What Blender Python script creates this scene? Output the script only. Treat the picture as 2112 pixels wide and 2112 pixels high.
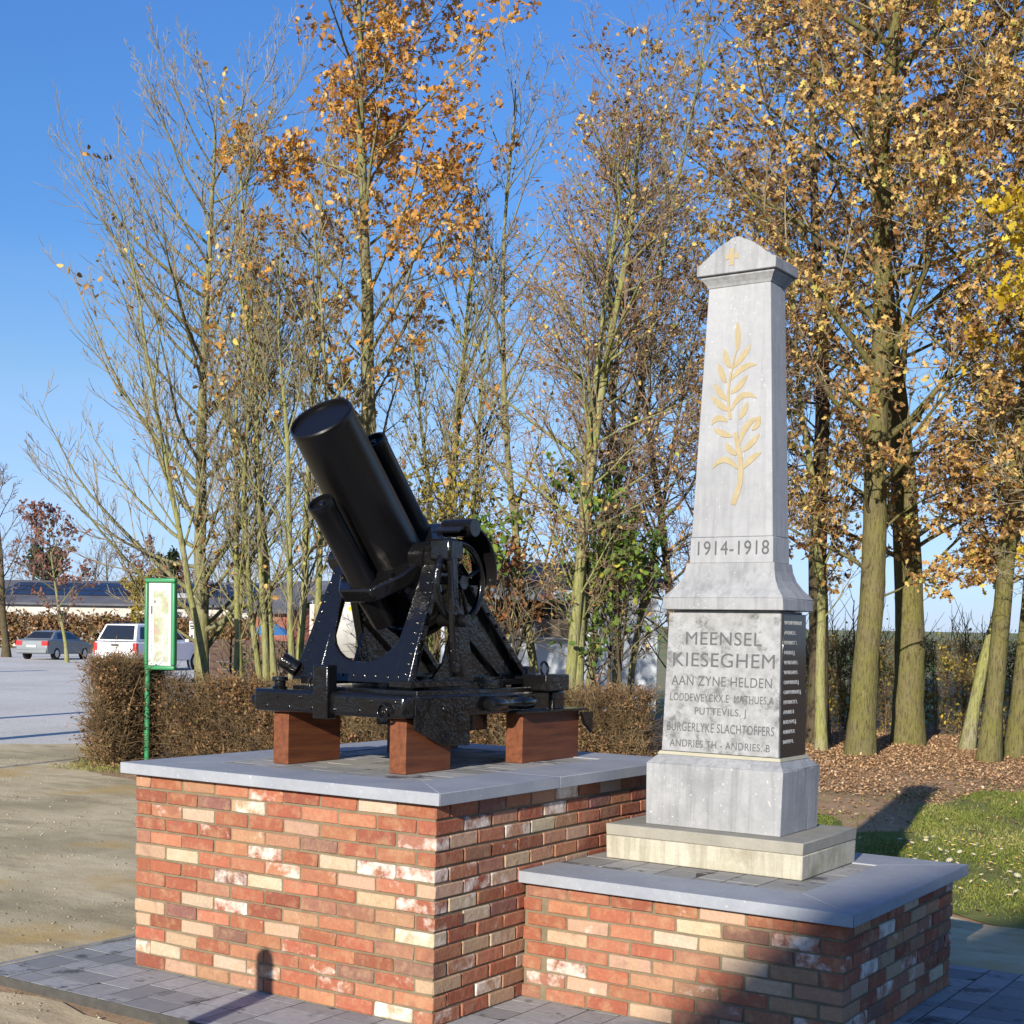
import bpy, bmesh, math, random
import numpy as np
from mathutils import Vector, Matrix
for o in list(bpy.data.objects): bpy.data.objects.remove(o)
S = bpy.context.scene
COL = S.collection
rnd = random.Random(7)
pi = math.pi

# ------------------------------------------------------------------ camera
CAM_POS = Vector((3.55, -4.91, 1.714))
YAW, PITCH, ROLL = -0.6012, -0.04995, 0.0201
FPX, PCX, PCY = 2931.5, 976.7, 1451.5
fw = Vector((math.sin(YAW)*math.cos(PITCH), math.cos(YAW)*math.cos(PITCH), math.sin(PITCH)))
rt = Vector((math.cos(YAW), -math.sin(YAW), 0)); up = rt.cross(fw)
rt, up = rt*math.cos(ROLL)+up*math.sin(ROLL), up*math.cos(ROLL)-rt*math.sin(ROLL)
cd = bpy.data.cameras.new('camera'); cam = bpy.data.objects.new('camera', cd); COL.objects.link(cam)
mw = Matrix.Identity(4)
for i in range(3):
    mw[i][0], mw[i][1], mw[i][2], mw[i][3] = rt[i], up[i], -fw[i], CAM_POS[i]
cam.matrix_world = mw
cd.sensor_width = 36; cd.sensor_fit = 'HORIZONTAL'; cd.lens = 36*FPX/2112
cd.shift_x = (1056-PCX)/2112; cd.shift_y = (PCY-1056)/2112
cd.clip_start = .05; cd.clip_end = 3000
S.camera = cam

# ------------------------------------------------------------------ light
SUN_EL = math.radians(18.5); SUN_AZ = math.radians(168.0)     # azimuth clockwise from +Y
to_sun = Vector((math.sin(SUN_AZ)*math.cos(SUN_EL), math.cos(SUN_AZ)*math.cos(SUN_EL), math.sin(SUN_EL)))
W = bpy.data.worlds.new('World'); S.world = W; W.use_nodes = True
nt = W.node_tree; nt.nodes.clear()
sky = nt.nodes.new('ShaderNodeTexSky'); sky.sky_type = 'NISHITA'; sky.sun_disc = False
sky.sun_elevation = SUN_EL; sky.sun_rotation = SUN_AZ
sky.air_density = 1.0; sky.dust_density = 0.3; sky.ozone_density = 2.5; sky.altitude = 50
bg = nt.nodes.new('ShaderNodeBackground'); bg.inputs['Strength'].default_value = 0.085
wo = nt.nodes.new('ShaderNodeOutputWorld')
# thin cirrus veil low in the sky
tc = nt.nodes.new('ShaderNodeTexCoord'); mp = nt.nodes.new('ShaderNodeMapping'); mp.inputs['Scale'].default_value = (2.2, 2.2, 16)
nz = nt.nodes.new('ShaderNodeTexNoise'); nz.inputs['Scale'].default_value = 1.6; nz.inputs['Detail'].default_value = 6
rp = nt.nodes.new('ShaderNodeValToRGB'); rp.color_ramp.elements[0].position = .42; rp.color_ramp.elements[0].color = (.6, .6, .6, 1); rp.color_ramp.elements[1].position = .75
sx = nt.nodes.new('ShaderNodeSeparateXYZ')
r2 = nt.nodes.new('ShaderNodeMapRange'); r2.inputs[1].default_value = .0; r2.inputs[2].default_value = .26; r2.inputs[3].default_value = .8; r2.inputs[4].default_value = 0.0
mu = nt.nodes.new('ShaderNodeMath'); mu.operation = 'MULTIPLY'
mx = nt.nodes.new('ShaderNodeMix'); mx.data_type = 'RGBA'; mx.inputs[7].default_value = (5.2, 6.0, 7.0, 1)
hs = nt.nodes.new('ShaderNodeHueSaturation'); hs.inputs['Saturation'].default_value = 1.0
L_ = nt.links.new
L_(tc.outputs['Generated'], mp.inputs[0]); L_(mp.outputs[0], nz.inputs['Vector']); L_(nz.outputs[0], rp.inputs[0])
L_(tc.outputs['Generated'], sx.inputs[0]); L_(sx.outputs[2], r2.inputs[0]); L_(rp.outputs[0], mu.inputs[0]); L_(r2.outputs[0], mu.inputs[1])
tn = nt.nodes.new('ShaderNodeValToRGB'); e = tn.color_ramp.elements; e.new(.5)
e[0].position = 0; e[0].color = (.31, .43, .86, 1); e[1].position = .17; e[1].color = (.29, .44, .60, 1); e[2].position = .55; e[2].color = (.275, .50, .82, 1)
ml = nt.nodes.new('ShaderNodeMix'); ml.data_type = 'RGBA'; ml.blend_type = 'MULTIPLY'; ml.inputs[0].default_value = 1
gn = nt.nodes.new('ShaderNodeMix'); gn.data_type = 'RGBA'; gn.blend_type = 'ADD'; gn.inputs[0].default_value = 1
L_(sx.outputs[2], tn.inputs[0]); L_(sky.outputs[0], ml.inputs[6]); L_(tn.outputs[0], ml.inputs[7]); L_(ml.outputs[2], gn.inputs[6]); L_(ml.outputs[2], gn.inputs[7])
L_(gn.outputs[2], hs.inputs['Color']); L_(hs.outputs[0], mx.inputs[6]); L_(mu.outputs[0], mx.inputs[0]); L_(mx.outputs[2], bg.inputs[0]); L_(bg.outputs[0], wo.inputs[0])
sd = bpy.data.lights.new('sun', 'SUN'); sd.energy = 5.0; sd.angle = math.radians(.53); sd.color = (1.0, .925, .80)
sun = bpy.data.objects.new('sun', sd); COL.objects.link(sun); sun.location = (0, 0, 40)
sun.rotation_euler = (-to_sun).to_track_quat('-Z', 'Y').to_euler()
S.view_settings.view_transform = 'Standard'; S.view_settings.look = 'None'
S.view_settings.exposure = .55; S.view_settings.gamma = 1; S.view_settings.use_curve_mapping = False
try:
    S.cycles.max_bounces = 6; S.cycles.diffuse_bounces = 3; S.cycles.transparent_max_bounces = 6
except Exception: pass

# ------------------------------------------------------------------ helpers
def tag(o, label=None, cat=None, group=None, kind=None):
    if label: o['label'] = label
    if cat: o['category'] = cat
    if group: o['group'] = group
    if kind: o['kind'] = kind
    return o
def empty(name, loc=(0, 0, 0), rz=0, label=None, cat=None, group=None):
    o = bpy.data.objects.new(name, None); COL.objects.link(o); o.location = loc; o.rotation_euler = (0, 0, rz)
    o.empty_display_size = .2
    return tag(o, label, cat, group)
def link(name, me, parent=None, loc=None, rz=None):
    o = bpy.data.objects.new(name, me); COL.objects.link(o)
    if parent: o.parent = parent
    if loc is not None: o.location = loc
    if rz is not None: o.rotation_euler = (0, 0, rz)
    return o
def copy_tree(o, parent=None):
    c = o.copy(); COL.objects.link(c)
    if parent: c.parent = parent
    for ch in list(o.children): copy_tree(ch, c)
    return c

class MB:
    def __init__(s): s.v = []; s.f = []; s.M = Matrix.Identity(4)
    def add(s, vs, fs):
        b = len(s.v)
        s.v += [tuple(s.M @ Vector(v)) for v in vs]; s.f += [tuple(b+i for i in f) for f in fs]; return s
    def box(s, x0, x1, y0, y1, z0, z1):
        return s.add([(x0,y0,z0),(x1,y0,z0),(x1,y1,z0),(x0,y1,z0),(x0,y0,z1),(x1,y0,z1),(x1,y1,z1),(x0,y1,z1)],
                     [(3,2,1,0),(4,5,6,7),(0,1,5,4),(1,2,6,5),(2,3,7,6),(3,0,4,7)])
    def frustum(s, cx, cy, a0, b0, z0, a1, b1, z1):
        return s.add([(cx-a0,cy-b0,z0),(cx+a0,cy-b0,z0),(cx+a0,cy+b0,z0),(cx-a0,cy+b0,z0),
                      (cx-a1,cy-b1,z1),(cx+a1,cy-b1,z1),(cx+a1,cy+b1,z1),(cx-a1,cy+b1,z1)],
                     [(3,2,1,0),(4,5,6,7),(0,1,5,4),(1,2,6,5),(2,3,7,6),(3,0,4,7)])
    def lathe(s, o, d, prof, n=24, cap0=True, cap1=True):
        o = Vector(o); d = Vector(d).normalized(); ref = Vector((0,0,1)) if abs(d.z) < .9 else Vector((1,0,0))
        u = d.cross(ref).normalized(); w = d.cross(u); vs = []; fs = []
        for (t, r) in prof:
            for k in range(n):
                a = 2*pi*k/n; vs.append(o+d*t+u*(r*math.cos(a))+w*(r*math.sin(a)))
        for i in range(len(prof)-1):
            for k in range(n):
                k2 = (k+1) % n; fs.append((i*n+k, i*n+k2, (i+1)*n+k2, (i+1)*n+k))
        if cap0: fs.append(tuple(range(n))[::-1])
        if cap1: fs.append(tuple((len(prof)-1)*n+k for k in range(n)))
        return s.add(vs, fs)
    def cyl(s, p0, p1, r, n=16, r1=None):
        p0 = Vector(p0); p1 = Vector(p1); return s.lathe(p0, p1-p0, [(0, r), ((p1-p0).length, r if r1 is None else r1)], n)
    def prism(s, poly, ext):
        n = len(poly); e = Vector(ext); a = [Vector(p) for p in poly]; b = [p+e for p in a]
        return s.add(a+b, [tuple(range(n))[::-1], tuple(range(n, 2*n))] + [(i, (i+1) % n, n+(i+1) % n, n+i) for i in range(n)])
    def bar(s, p0, p1, w, h, side=(1, 0, 0)):
        p0 = Vector(p0); p1 = Vector(p1); d = (p1-p0).normalized(); u = Vector(side); u = (u-d*u.dot(d)).normalized(); v = d.cross(u)
        q = [u*(sx_*w/2)+v*(sy_*h/2) for sx_, sy_ in ((-1,-1),(1,-1),(1,1),(-1,1))]
        return s.add([p0+x for x in q]+[p1+x for x in q], [(3,2,1,0),(4,5,6,7),(0,1,5,4),(1,2,6,5),(2,3,7,6),(3,0,4,7)])
    def torus(s, c, axis, R, r, n=32, m=8, a0=0, a1=2*pi):
        c = Vector(c); d = Vector(axis).normalized(); ref = Vector((0,0,1)) if abs(d.z) < .9 else Vector((1,0,0))
        u = d.cross(ref).normalized(); w = d.cross(u); vs = []; fs = []; full = abs(a1-a0-2*pi) < 1e-6
        cnt = n if full else n+1
        for i in range(cnt):
            a = a0+(a1-a0)*i/n; q = u*math.cos(a)+w*math.sin(a)
            for k in range(m):
                b = 2*pi*k/m; vs.append(c+q*(R+r*math.cos(b))+d*(r*math.sin(b)))
        for i in range(n):
            j = (i+1) % cnt
            for k in range(m): fs.append((i*m+k, j*m+k, j*m+(k+1) % m, i*m+(k+1) % m))
        return s.add(vs, fs)
    def mesh(s, name, mat=None, smooth=None):
        me = bpy.data.meshes.new(name); me.from_pydata(s.v, [], s.f)
        bm = bmesh.new(); bm.from_mesh(me); bmesh.ops.recalc_face_normals(bm, faces=bm.faces); bm.to_mesh(me); bm.free()
        if mat: me.materials.append(mat)
        if smooth is not None:
            me.shade_smooth(); me.set_sharp_from_angle(angle=math.radians(smooth))
        return me
    def build(s, name, mat, parent=None, smooth=None, bevel=0, seg=2):
        o = link(name, s.mesh(name, mat, smooth if smooth is not None else (40 if bevel else None)), parent)
        if bevel:
            b = o.modifiers.new('bevel', 'BEVEL'); b.width = bevel; b.segments = seg; b.limit_method = 'ANGLE'; b.angle_limit = math.radians(35)
        return o

def np_mesh(name, V, F, mat, tint=None, smooth=False):
    V = np.asarray(V, np.float32); F = np.asarray(F, np.int32); k = F.shape[1]
    me = bpy.data.meshes.new(name); me.vertices.add(len(V)); me.vertices.foreach_set('co', V.ravel())
    me.loops.add(F.size); me.loops.foreach_set('vertex_index', F.ravel())
    me.polygons.add(len(F)); me.polygons.foreach_set('loop_start', np.arange(0, F.size, k, dtype=np.int32))
    try: me.polygons.foreach_set('loop_total', np.full(len(F), k, np.int32))
    except Exception: pass
    if smooth: me.polygons.foreach_set('use_smooth', np.ones(len(F), bool))
    if tint is not None:
        a = me.attributes.new('tint', 'FLOAT', 'POINT'); a.data.foreach_set('value', np.asarray(tint, np.float32))
    me.materials.append(mat); me.update(calc_edges=True)
    return me

# ------------------------------------------------------------------ materials
class NM:
    def __init__(s, name):
        s.m = bpy.data.materials.new(name); s.m.use_nodes = True; s.t = s.m.node_tree; s.t.nodes.clear()
        s.out = s.n('ShaderNodeOutputMaterial')
    def n(s, typ, **kw):
        x = s.t.nodes.new(typ)
        for k, v in kw.items(): setattr(x, k, v)
        return x
    def l(s, a, b): s.t.links.new(a, b)
    def coord(s, kind='Object', scale=(1, 1, 1)):
        c = s.n('ShaderNodeTexCoord'); m = s.n('ShaderNodeMapping'); m.inputs['Scale'].default_value = scale
        s.l(c.outputs[kind], m.inputs[0]); return m.outputs[0]
    def pos(s, scale=(1, 1, 1)):
        c = s.n('ShaderNodeNewGeometry'); m = s.n('ShaderNodeMapping'); m.inputs['Scale'].default_value = scale
        s.l(c.outputs['Position'], m.inputs[0]); return m.outputs[0]
    def noise(s, vec, scale, detail=4, rough=.55):
        x = s.n('ShaderNodeTexNoise'); x.inputs['Scale'].default_value = scale; x.inputs['Detail'].default_value = detail; x.inputs['Roughness'].default_value = rough
        s.l(vec, x.inputs['Vector']); return x.outputs[0]
    def ramp(s, fac, stops):
        r = s.n('ShaderNodeValToRGB'); e = r.color_ramp.elements
        while len(e) < len(stops): e.new(.5)
        for i, (p, c) in enumerate(stops):
            e[i].position = p; e[i].color = (c, c, c, 1) if isinstance(c, (int, float)) else (*c, 1)
        s.l(fac, r.inputs[0]); return r.outputs[0]
    def mix(s, fac, a, b, mode='MIX'):
        x = s.n('ShaderNodeMix', data_type='RGBA', blend_type=mode)
        for i, v in ((0, fac), (6, a), (7, b)):
            if isinstance(v, (int, float)): x.inputs[i].default_value = v
            elif isinstance(v, tuple): x.inputs[i].default_value = (*v, 1)
            else: s.l(v, x.inputs[i])
        return x.outputs[2]
    def math(s, op, a, b=0.0):
        x = s.n('ShaderNodeMath', operation=op)
        for i, v in ((0, a), (1, b)):
            if isinstance(v, (int, float)): x.inputs[i].default_value = v
            else: s.l(v, x.inputs[i])
        return x.outputs[0]
    def pbsdf(s, col, rough=.8, spec=.3, metal=0, bump=None, bstr=.3, bdist=.01):
        p = s.n('ShaderNodeBsdfPrincipled')
        if isinstance(col, tuple): p.inputs['Base Color'].default_value = (*col, 1)
        else: s.l(col, p.inputs['Base Color'])
        if isinstance(rough, (int, float)): p.inputs['Roughness'].default_value = rough
        else: s.l(rough, p.inputs['Roughness'])
        p.inputs['Specular IOR Level'].default_value = spec; p.inputs['Metallic'].default_value = metal
        if bump is not None:
            b = s.n('ShaderNodeBump'); b.inputs['Strength'].default_value = bstr; b.inputs['Distance'].default_value = bdist
            s.l(bump, b.inputs['Height']); s.l(b.outputs[0], p.inputs['Normal'])
        s.l(p.outputs[0], s.out.inputs[0]); return s.m

def flat(name, col, rough=.6, spec=.3, metal=0, vary=.12, scale=6):
    m = NM(name); v = m.coord('Object'); n = m.noise(v, scale, 5)
    c = m.mix(m.ramp(n, [(.3, 0), (.7, 1)]), tuple(x*(1-vary) for x in col), tuple(min(1, x*(1+vary)) for x in col))
    return m.pbsdf(c, rough, spec, metal)

def brick_mat():
    m = NM('brick_clay'); oi = m.n('ShaderNodeObjectInfo'); tc_ = m.n('ShaderNodeTexCoord')
    cm = m.n('ShaderNodeCombineXYZ'); k = m.math('MULTIPLY', oi.outputs['Random'], 61.0); k2 = m.math('MULTIPLY', oi.outputs['Random'], 173.0)
    m.l(k, cm.inputs[0]); m.l(k2, cm.inputs[1]); m.l(k, cm.inputs[2])
    ad = m.n('ShaderNodeVectorMath', operation='ADD'); m.l(tc_.outputs['Object'], ad.inputs[0]); m.l(cm.outputs[0], ad.inputs[1]); v = ad.outputs[0]
    big = m.noise(v, 9, 3); fine = m.noise(v, 70, 5, .65); gr = m.noise(v, 230, 3)
    c = m.mix(m.ramp(fine, [(.35, .0), (.7, .5)]), oi.outputs['Color'], m.mix(1.0, oi.outputs['Color'], (.62, .56, .55), 'MULTIPLY'))
    c = m.mix(m.ramp(big, [(.58, 0), (.74, .45)]), c, (.17, .085, .07))
    # thin lime wash, amount in the object's alpha
    wn = m.math('ADD', m.noise(v, 13, 5, .62), m.math('MULTIPLY', gr, .12))
    th = m.math('SUBTRACT', .86, m.math('MULTIPLY', oi.outputs['Alpha'], .42))
    c = m.mix(m.ramp(m.noise(v, 17, 5, .65), [(.48, 0), (.70, .5)]), c, (.42, .27, .15))
    wash = m.ramp(m.math('SUBTRACT', wn, th), [(.0, 0), (.22, .9)])
    c = m.mix(wash, c, (.74, .66, .57))
    h = m.math('ADD', m.math('MULTIPLY', fine, .6), m.noise(v, 24, 3))
    return m.pbsdf(c, .9, .15, 0, h, .75, .006)

def stone(name, c0, c1, c2=None, scale=5, speck=None, rough=.75, bstr=.25, streak=0):
    m = NM(name); v = m.pos(); n1 = m.noise(v, scale, 6, .62); n2 = m.noise(v, scale*9, 4, .6)
    c = m.mix(m.ramp(n1, [(.34, 0), (.66, 1)]), c0, c1)
    c = m.mix(m.ramp(n2, [(.35, .22), (.65, 0)]), c, tuple(x*.72 for x in c0))
    if c2: c = m.mix(m.ramp(m.noise(v, scale*.7, 7, .7), [(.52, 0), (.66, .75)]), c, c2)
    if streak:
        c = m.mix(m.ramp(m.noise(m.pos((1, 1, .07)), 26, 5, .65), [(.46, 0), (.68, streak)]), c, tuple(x*.5 for x in c0)); c = m.mix(m.ramp(m.noise(v, 2.1, 5, .6), [(.48, 0), (.66, streak*.8)]), c, tuple(x*.66 for x in c0))
    if speck:
        s_ = m.ramp(m.noise(v, 60, 2, .4), [(.70, 0), (.73, .8)]); c = m.mix(s_, c, speck)
    return m.pbsdf(c, rough, .25, 0, m.math('ADD', n2, m.noise(v, 150, 3)), bstr, .003)

M = {}
M['brick'] = brick_mat()
M['joint'] = stone('lime_joint', (.165, .135, .085), (.22, .18, .115), scale=14, rough=.95)
M['bed'] = stone('dark_joint_sand', (.055, .052, .047), (.085, .08, .07), scale=14, rough=.95)
M['blue'] = stone('blue_limestone', (.27, .285, .315), (.33, .345, .37), None, 4, (.44, .45, .46), .6, .12)
M['mon'] = stone('weathered_limestone', (.29, .295, .30), (.37, .373, .376), (.235, .238, .243), 4.5, (.46, .46, .45), .75, .35, .55)
M['shaftst'] = stone('smooth_limestone', (.32, .325, .334), (.375, .379, .386), (.285, .289, .298), 3, (.45, .45, .44), .7, .2, .3)
M['diepanel'] = stone('stained_limestone', (.25, .25, .245), (.37, .375, .38), (.07, .07, .065), 19, None, .7, .3)
M['conc_grey'] = stone('grey_screed', (.26, .245, .205), (.32, .30, .25), None, 8, None, .9, .4)
M['conc_cream'] = stone('cream_concrete', (.40, .37, .28), (.50, .47, .385), (.27, .24, .165), 6, None, .92, .8, .5)
M['grout'] = stone('pale_grout', (.36, .335, .25), (.42, .40, .31), None, 20, None, .95, .3)
M['granite'] = stone('black_granite', (.022, .02, .02), (.03, .027, .027), None, 30, None, .12, .0)
M['ochre'] = stone('faded_gilt_paint', (.34, .275, .155), (.41, .335, .20), None, 20, None, .8, .2)
M['ink'] = flat('dark_lettering', (.10, .10, .105), .8)
M['white_letter'] = flat('white_lettering', (.42, .42, .42), .6)
M['kerb'] = stone('kerb_concrete', (.26, .25, .22), (.36, .34, .30), (.14, .135, .12), 9, None, .95, .6)
def paver_mat(name, dry0, dry1, wet):
    m = NM(name); oi = m.n('ShaderNodeObjectInfo'); v = m.pos()
    n = m.noise(v, 22, 5, .6)
    c = m.mix(m.ramp(n, [(.3, 0), (.7, 1)]), dry0, dry1)
    c = m.mix(m.math('MULTIPLY', oi.outputs['Random'], .75), c, tuple(x*.6 for x in dry0))
    c = m.mix(m.ramp(m.noise(v, 4.3, 7, .68), [(.56, 0), (.63, .85)]), c, wet)
    return m.pbsdf(c, .8, .3, 0, m.noise(v, 160, 4), .5, .003)
M['paver'] = paver_mat('grey_paver', (.285, .29, .295), (.40, .40, .40), (.065, .065, .067))
M['paver2'] = paver_mat('grey_infill_paver', (.31, .30, .28), (.40, .385, .355), (.055, .054, .054))
def tar():
    m = NM('black_tar_paint'); v = m.coord('Object'); n1 = m.noise(v, 34, 3, .5); n2 = m.noise(v, 75, 1.5, .5)
    pt_ = m.ramp(m.noise(v, 5.5, 3, .6), [(.46, .10), (.62, 1.0)]); h = m.math('ADD', m.math('MULTIPLY', n1, .45), m.math('MULTIPLY', m.math('MULTIPLY', n2, .75), pt_))
    return m.pbsdf((.006, .0057, .006), m.ramp(n1, [(.3, .10), (.7, .22)]), .5, 0, h, .42, .009)
M['tar'] = tar()
def gloss():
    m = NM('smooth_black_paint'); v = m.coord('Object'); n1 = m.noise(v, 30, 3)
    return m.pbsdf((.0055, .005, .0055), .33, .28, 0, n1, .08, .004)
M['gloss'] = gloss()
def wood(name, c0, c1, axis=1, rough=.6):
    sc = [22, 22, 22]; sc[axis] = 1.6
    m = NM(name); v = m.coord('Object', tuple(sc)); n = m.noise(v, 1.5, 6, .6)
    return m.pbsdf(m.mix(m.ramp(n, [(.3, 0), (.7, 1)]), c0, c1), rough, .3, 0, n, .2, .003)
M['block'] = wood('red_brown_hardwood', (.085, .026, .011), (.20, .066, .026), 1)
M['oldwood'] = wood('dark_stained_plank', (.055, .032, .023), (.10, .06, .043), 0)
M['postwood'] = wood('grey_post_wood', (.14, .11, .08), (.22, .18, .13), 2)
M['green'] = flat('green_enamel', (.035, .22, .085), .35, .5, 0, .08)
M['white'] = flat('white_board', (.52, .52, .505), .5, .3, 0, .03)
M['rubber'] = flat('black_rubber', (.02, .02, .02), .8)
M['glass'] = flat('dark_tinted_glass', (.018, .022, .03), .06, .6, 0, .05)
M['silver'] = flat('silver_car_paint', (.23, .245, .25), .3, .5, .35, .04)
M['whitepaint'] = flat('white_car_paint', (.78, .79, .80), .25, .5, 0, .02)
M['redlamp'] = flat('red_lamp_plastic', (.55, .03, .03), .25, .5)
M['steel'] = flat('bright_steel', (.5, .5, .5), .3, .5, .9)
M['darkplastic'] = flat('dark_plastic', (.035, .035, .037), .6)
M['render_white'] = stone('white_render', (.46, .44, .39), (.54, .52, .47), (.38, .35, .29), .4, None, .9, .1)
M['stallwhite'] = flat('pale_blue_panel', (.66, .72, .78), .5, .3, 0, .06, 1.2)
M['slate'] = stone('dark_roof_sheet', (.09, .09, .10), (.13, .13, .14), None, .6, None, .7, .2)
M['solar'] = flat('solar_glass', (.012, .014, .024), .25, .4)
M['pinkboard'] = flat('pale_pink_board', (.66, .50, .44), .7)
M['redbrick_far'] = stone('far_red_brick', (.26, .10, .07), (.32, .13, .09), None, 3, None, .9, .2)
M['hatch'] = wood('brown_counter_wood', (.16, .12, .09), (.22, .17, .13), 0)
M['canvas_blue'] = flat('blue_canvas', (.05, .17, .38), .8)
M['yellow'] = flat('yellow_flag_cloth', (.80, .52, .02), .8)
def bark(name, c0, c1, moss, amt=.5, sc=7):
    m = NM(name); v = m.pos((1, 1, .35)); n = m.noise(v, sc, 6, .65); g = m.noise(m.pos(), 2.2, 4)
    c = m.mix(m.ramp(n, [(.3, 0), (.7, 1)]), c0, c1); c = m.mix(m.ramp(g, [(.5-.4*amt, 0), (.9-.4*amt, .85)]), c, moss)
    rg = m.noise(m.pos((1, 1, .16)), sc*4.5, 5, .7); c = m.mix(m.ramp(rg, [(.36, .75), (.52, 0)]), c, tuple(x*.42 for x in c0)); c = m.mix(m.ramp(m.noise(m.pos(), 16, 4, .7), [(.60, 0), (.70, .5)]), c, tuple(min(1, x*1.35) for x in c1))
    return m.pbsdf(c, .95, .1, 0, rg, .9, .03)
M['bark_pale'] = bark('pale_algae_bark', (.20, .18, .115), (.34, .31, .20), (.26, .265, .075), .75)
M['bark_ash'] = bark('grey_olive_bark', (.18, .16, .105), (.29, .265, .165), (.23, .225, .085), .6)
M['bark_oak'] = bark('mossy_oak_bark', (.11, .09, .055), (.20, .165, .10), (.165, .155, .045), .72, 9)
M['bark_dark'] = bark('dark_brown_bark', (.075, .055, .038), (.13, .10, .066), (.10, .095, .04), .35)
def twigm(name, c0, c1):
    m = NM(name); n = m.noise(m.pos(), 3.0, 3); return m.pbsdf(m.mix(m.ramp(n, [(.35, 0), (.65, 1)]), c0, c1), .85, .15)
M['twig'] = twigm('brown_grey_twig', (.19, .155, .10), (.30, .255, .16))
M['twig_red'] = twigm('red_brown_twig', (.19, .125, .09), (.29, .205, .14))
M['twig_hedge'] = twigm('russet_hedge_twig', (.13, .085, .045), (.235, .165, .085))
M['twig_far'] = twigm('far_bare_twig', (.16, .12, .10), (.24, .19, .155))
def leafm(name, stops, tr=.35):
    m = NM(name); a = m.n('ShaderNodeAttribute', attribute_name='tint'); c = m.ramp(a.outputs['Fac'], stops)
    d = m.n('ShaderNodeBsdfPrincipled'); d.inputs['Roughness'].default_value = .6; d.inputs['Specular IOR Level'].default_value = .25; m.l(c, d.inputs['Base Color'])
    t = m.n('ShaderNodeBsdfTranslucent'); m.l(c, t.inputs[0]); x = m.n('ShaderNodeMixShader'); x.inputs[0].default_value = tr
    m.l(d.outputs[0], x.inputs[1]); m.l(t.outputs[0], x.inputs[2]); m.l(x.outputs[0], m.out.inputs[0]); return m.m
M['lf_orange'] = leafm('orange_oak_leaf', [(0, (.22, .10, .03)), (.3, (.46, .21, .045)), (.65, (.62, .32, .06)), (1, (.72, .52, .20))])
M['lf_brown'] = leafm('russet_oak_leaf', [(0, (.10, .055, .03)), (.3, (.27, .14, .055)), (.52, (.52, .30, .09)), (.72, (.70, .49, .19)), (.88, (.74, .57, .15)), (1, (.45, .46, .10))])
M['lf_yellow'] = leafm('yellow_maple_leaf', [(0, (.34, .22, .02)), (.5, (.60, .42, .03)), (1, (.68, .55, .06))])
M['lf_green'] = leafm('green_hazel_leaf', [(0, (.05, .10, .02)), (.5, (.12, .20, .035)), (.8, (.22, .30, .05)), (1, (.52, .46, .06))])
M['lf_olive'] = leafm('olive_yellow_leaf', [(0, (.13, .13, .035)), (.5, (.32, .26, .05)), (1, (.58, .43, .06))])
M['lf_beech'] = leafm('copper_beech_leaf', [(0, (.14, .06, .025)), (.5, (.28, .115, .045)), (1, (.38, .18, .07))])
M['lf_hedge'] = leafm('dry_hedge_leaf', [(0, (.10, .055, .025)), (.5, (.26, .135, .06)), (.85, (.32, .19, .09)), (1, (.20, .19, .05))], .2)
M['lf_fallen'] = leafm('fallen_leaf', [(0, (.22, .125, .065)), (.45, (.44, .26, .135)), (.8, (.58, .38, .21)), (1, (.66, .50, .32))], .1)
M['lf_red'] = leafm('dull_red_leaf', [(0, (.16, .07, .05)), (1, (.34, .16, .11))])
M['lf_pine'] = leafm('dark_conifer_spray', [(0, (.02, .035, .015)), (1, (.06, .085, .03))])
M['grass'] = leafm('lawn_blade', [(0, (.085, .115, .02)), (.5, (.185, .215, .04)), (.8, (.29, .285, .07)), (1, (.42, .36, .16))], .25)
M['pebble'] = leafm('path_pebble', [(0, (.16, .14, .10)), (.6, (.33, .29, .20)), (1, (.46, .42, .32))], 0)

# ------------------------------------------------------------------ plant growing
def nrm(a): return a/np.maximum(np.linalg.norm(a, axis=-1, keepdims=True), 1e-9)
def sweep(rng, P0, D, L, r0, r1, seg, upb, wig):
    N = len(P0); pts = [P0]; d = nrm(D); st = (L/seg)[:, None]
    for i in range(seg):
        d = nrm(d+np.array([0, 0, 1.])*(np.asarray(upb)/seg)+rng.normal(0, wig, (N, 3)))
        pts.append(pts[-1]+d*st)
    t = np.linspace(0, 1, seg+1)[None, :]
    return np.stack(pts, 1), r0[:, None]*(1-t)+r1[:, None]*t
def sprout(rng, P, R, n, t0, t1, a0, a1):
    N, K, _ = P.shape
    t = t0+(t1-t0)*(np.arange(n)[None, :]+rng.random((N, n)))/n
    x = t*(K-1); i = np.minimum(x.astype(int), K-2); fr = (x-i)[..., None]; ar = np.arange(N)[:, None]
    pos = P[ar, i]*(1-fr)+P[ar, i+1]*fr; tan = nrm(P[ar, i+1]-P[ar, i]); rad = R[ar, i]*(1-fr[..., 0])+R[ar, i+1]*fr[..., 0]
    ref = np.where(np.abs(tan[..., 2:3]) < .9, np.array([0, 0, 1.]), np.array([1., 0, 0])); u = nrm(np.cross(tan, ref)); w = np.cross(tan, u)
    az = (np.arange(n)*2.39996)[None, :]+rng.random((N, 1))*6.28+rng.normal(0, .5, (N, n)); an = np.radians(a0+(a1-a0)*rng.random((N, n)))
    d = tan*np.cos(an)[..., None]+(u*np.cos(az)[..., None]+w*np.sin(az)[..., None])*np.sin(an)[..., None]
    return pos.reshape(-1, 3), d.reshape(-1, 3), t.ravel(), rad.ravel(), np.repeat(np.arange(N), n)
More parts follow.
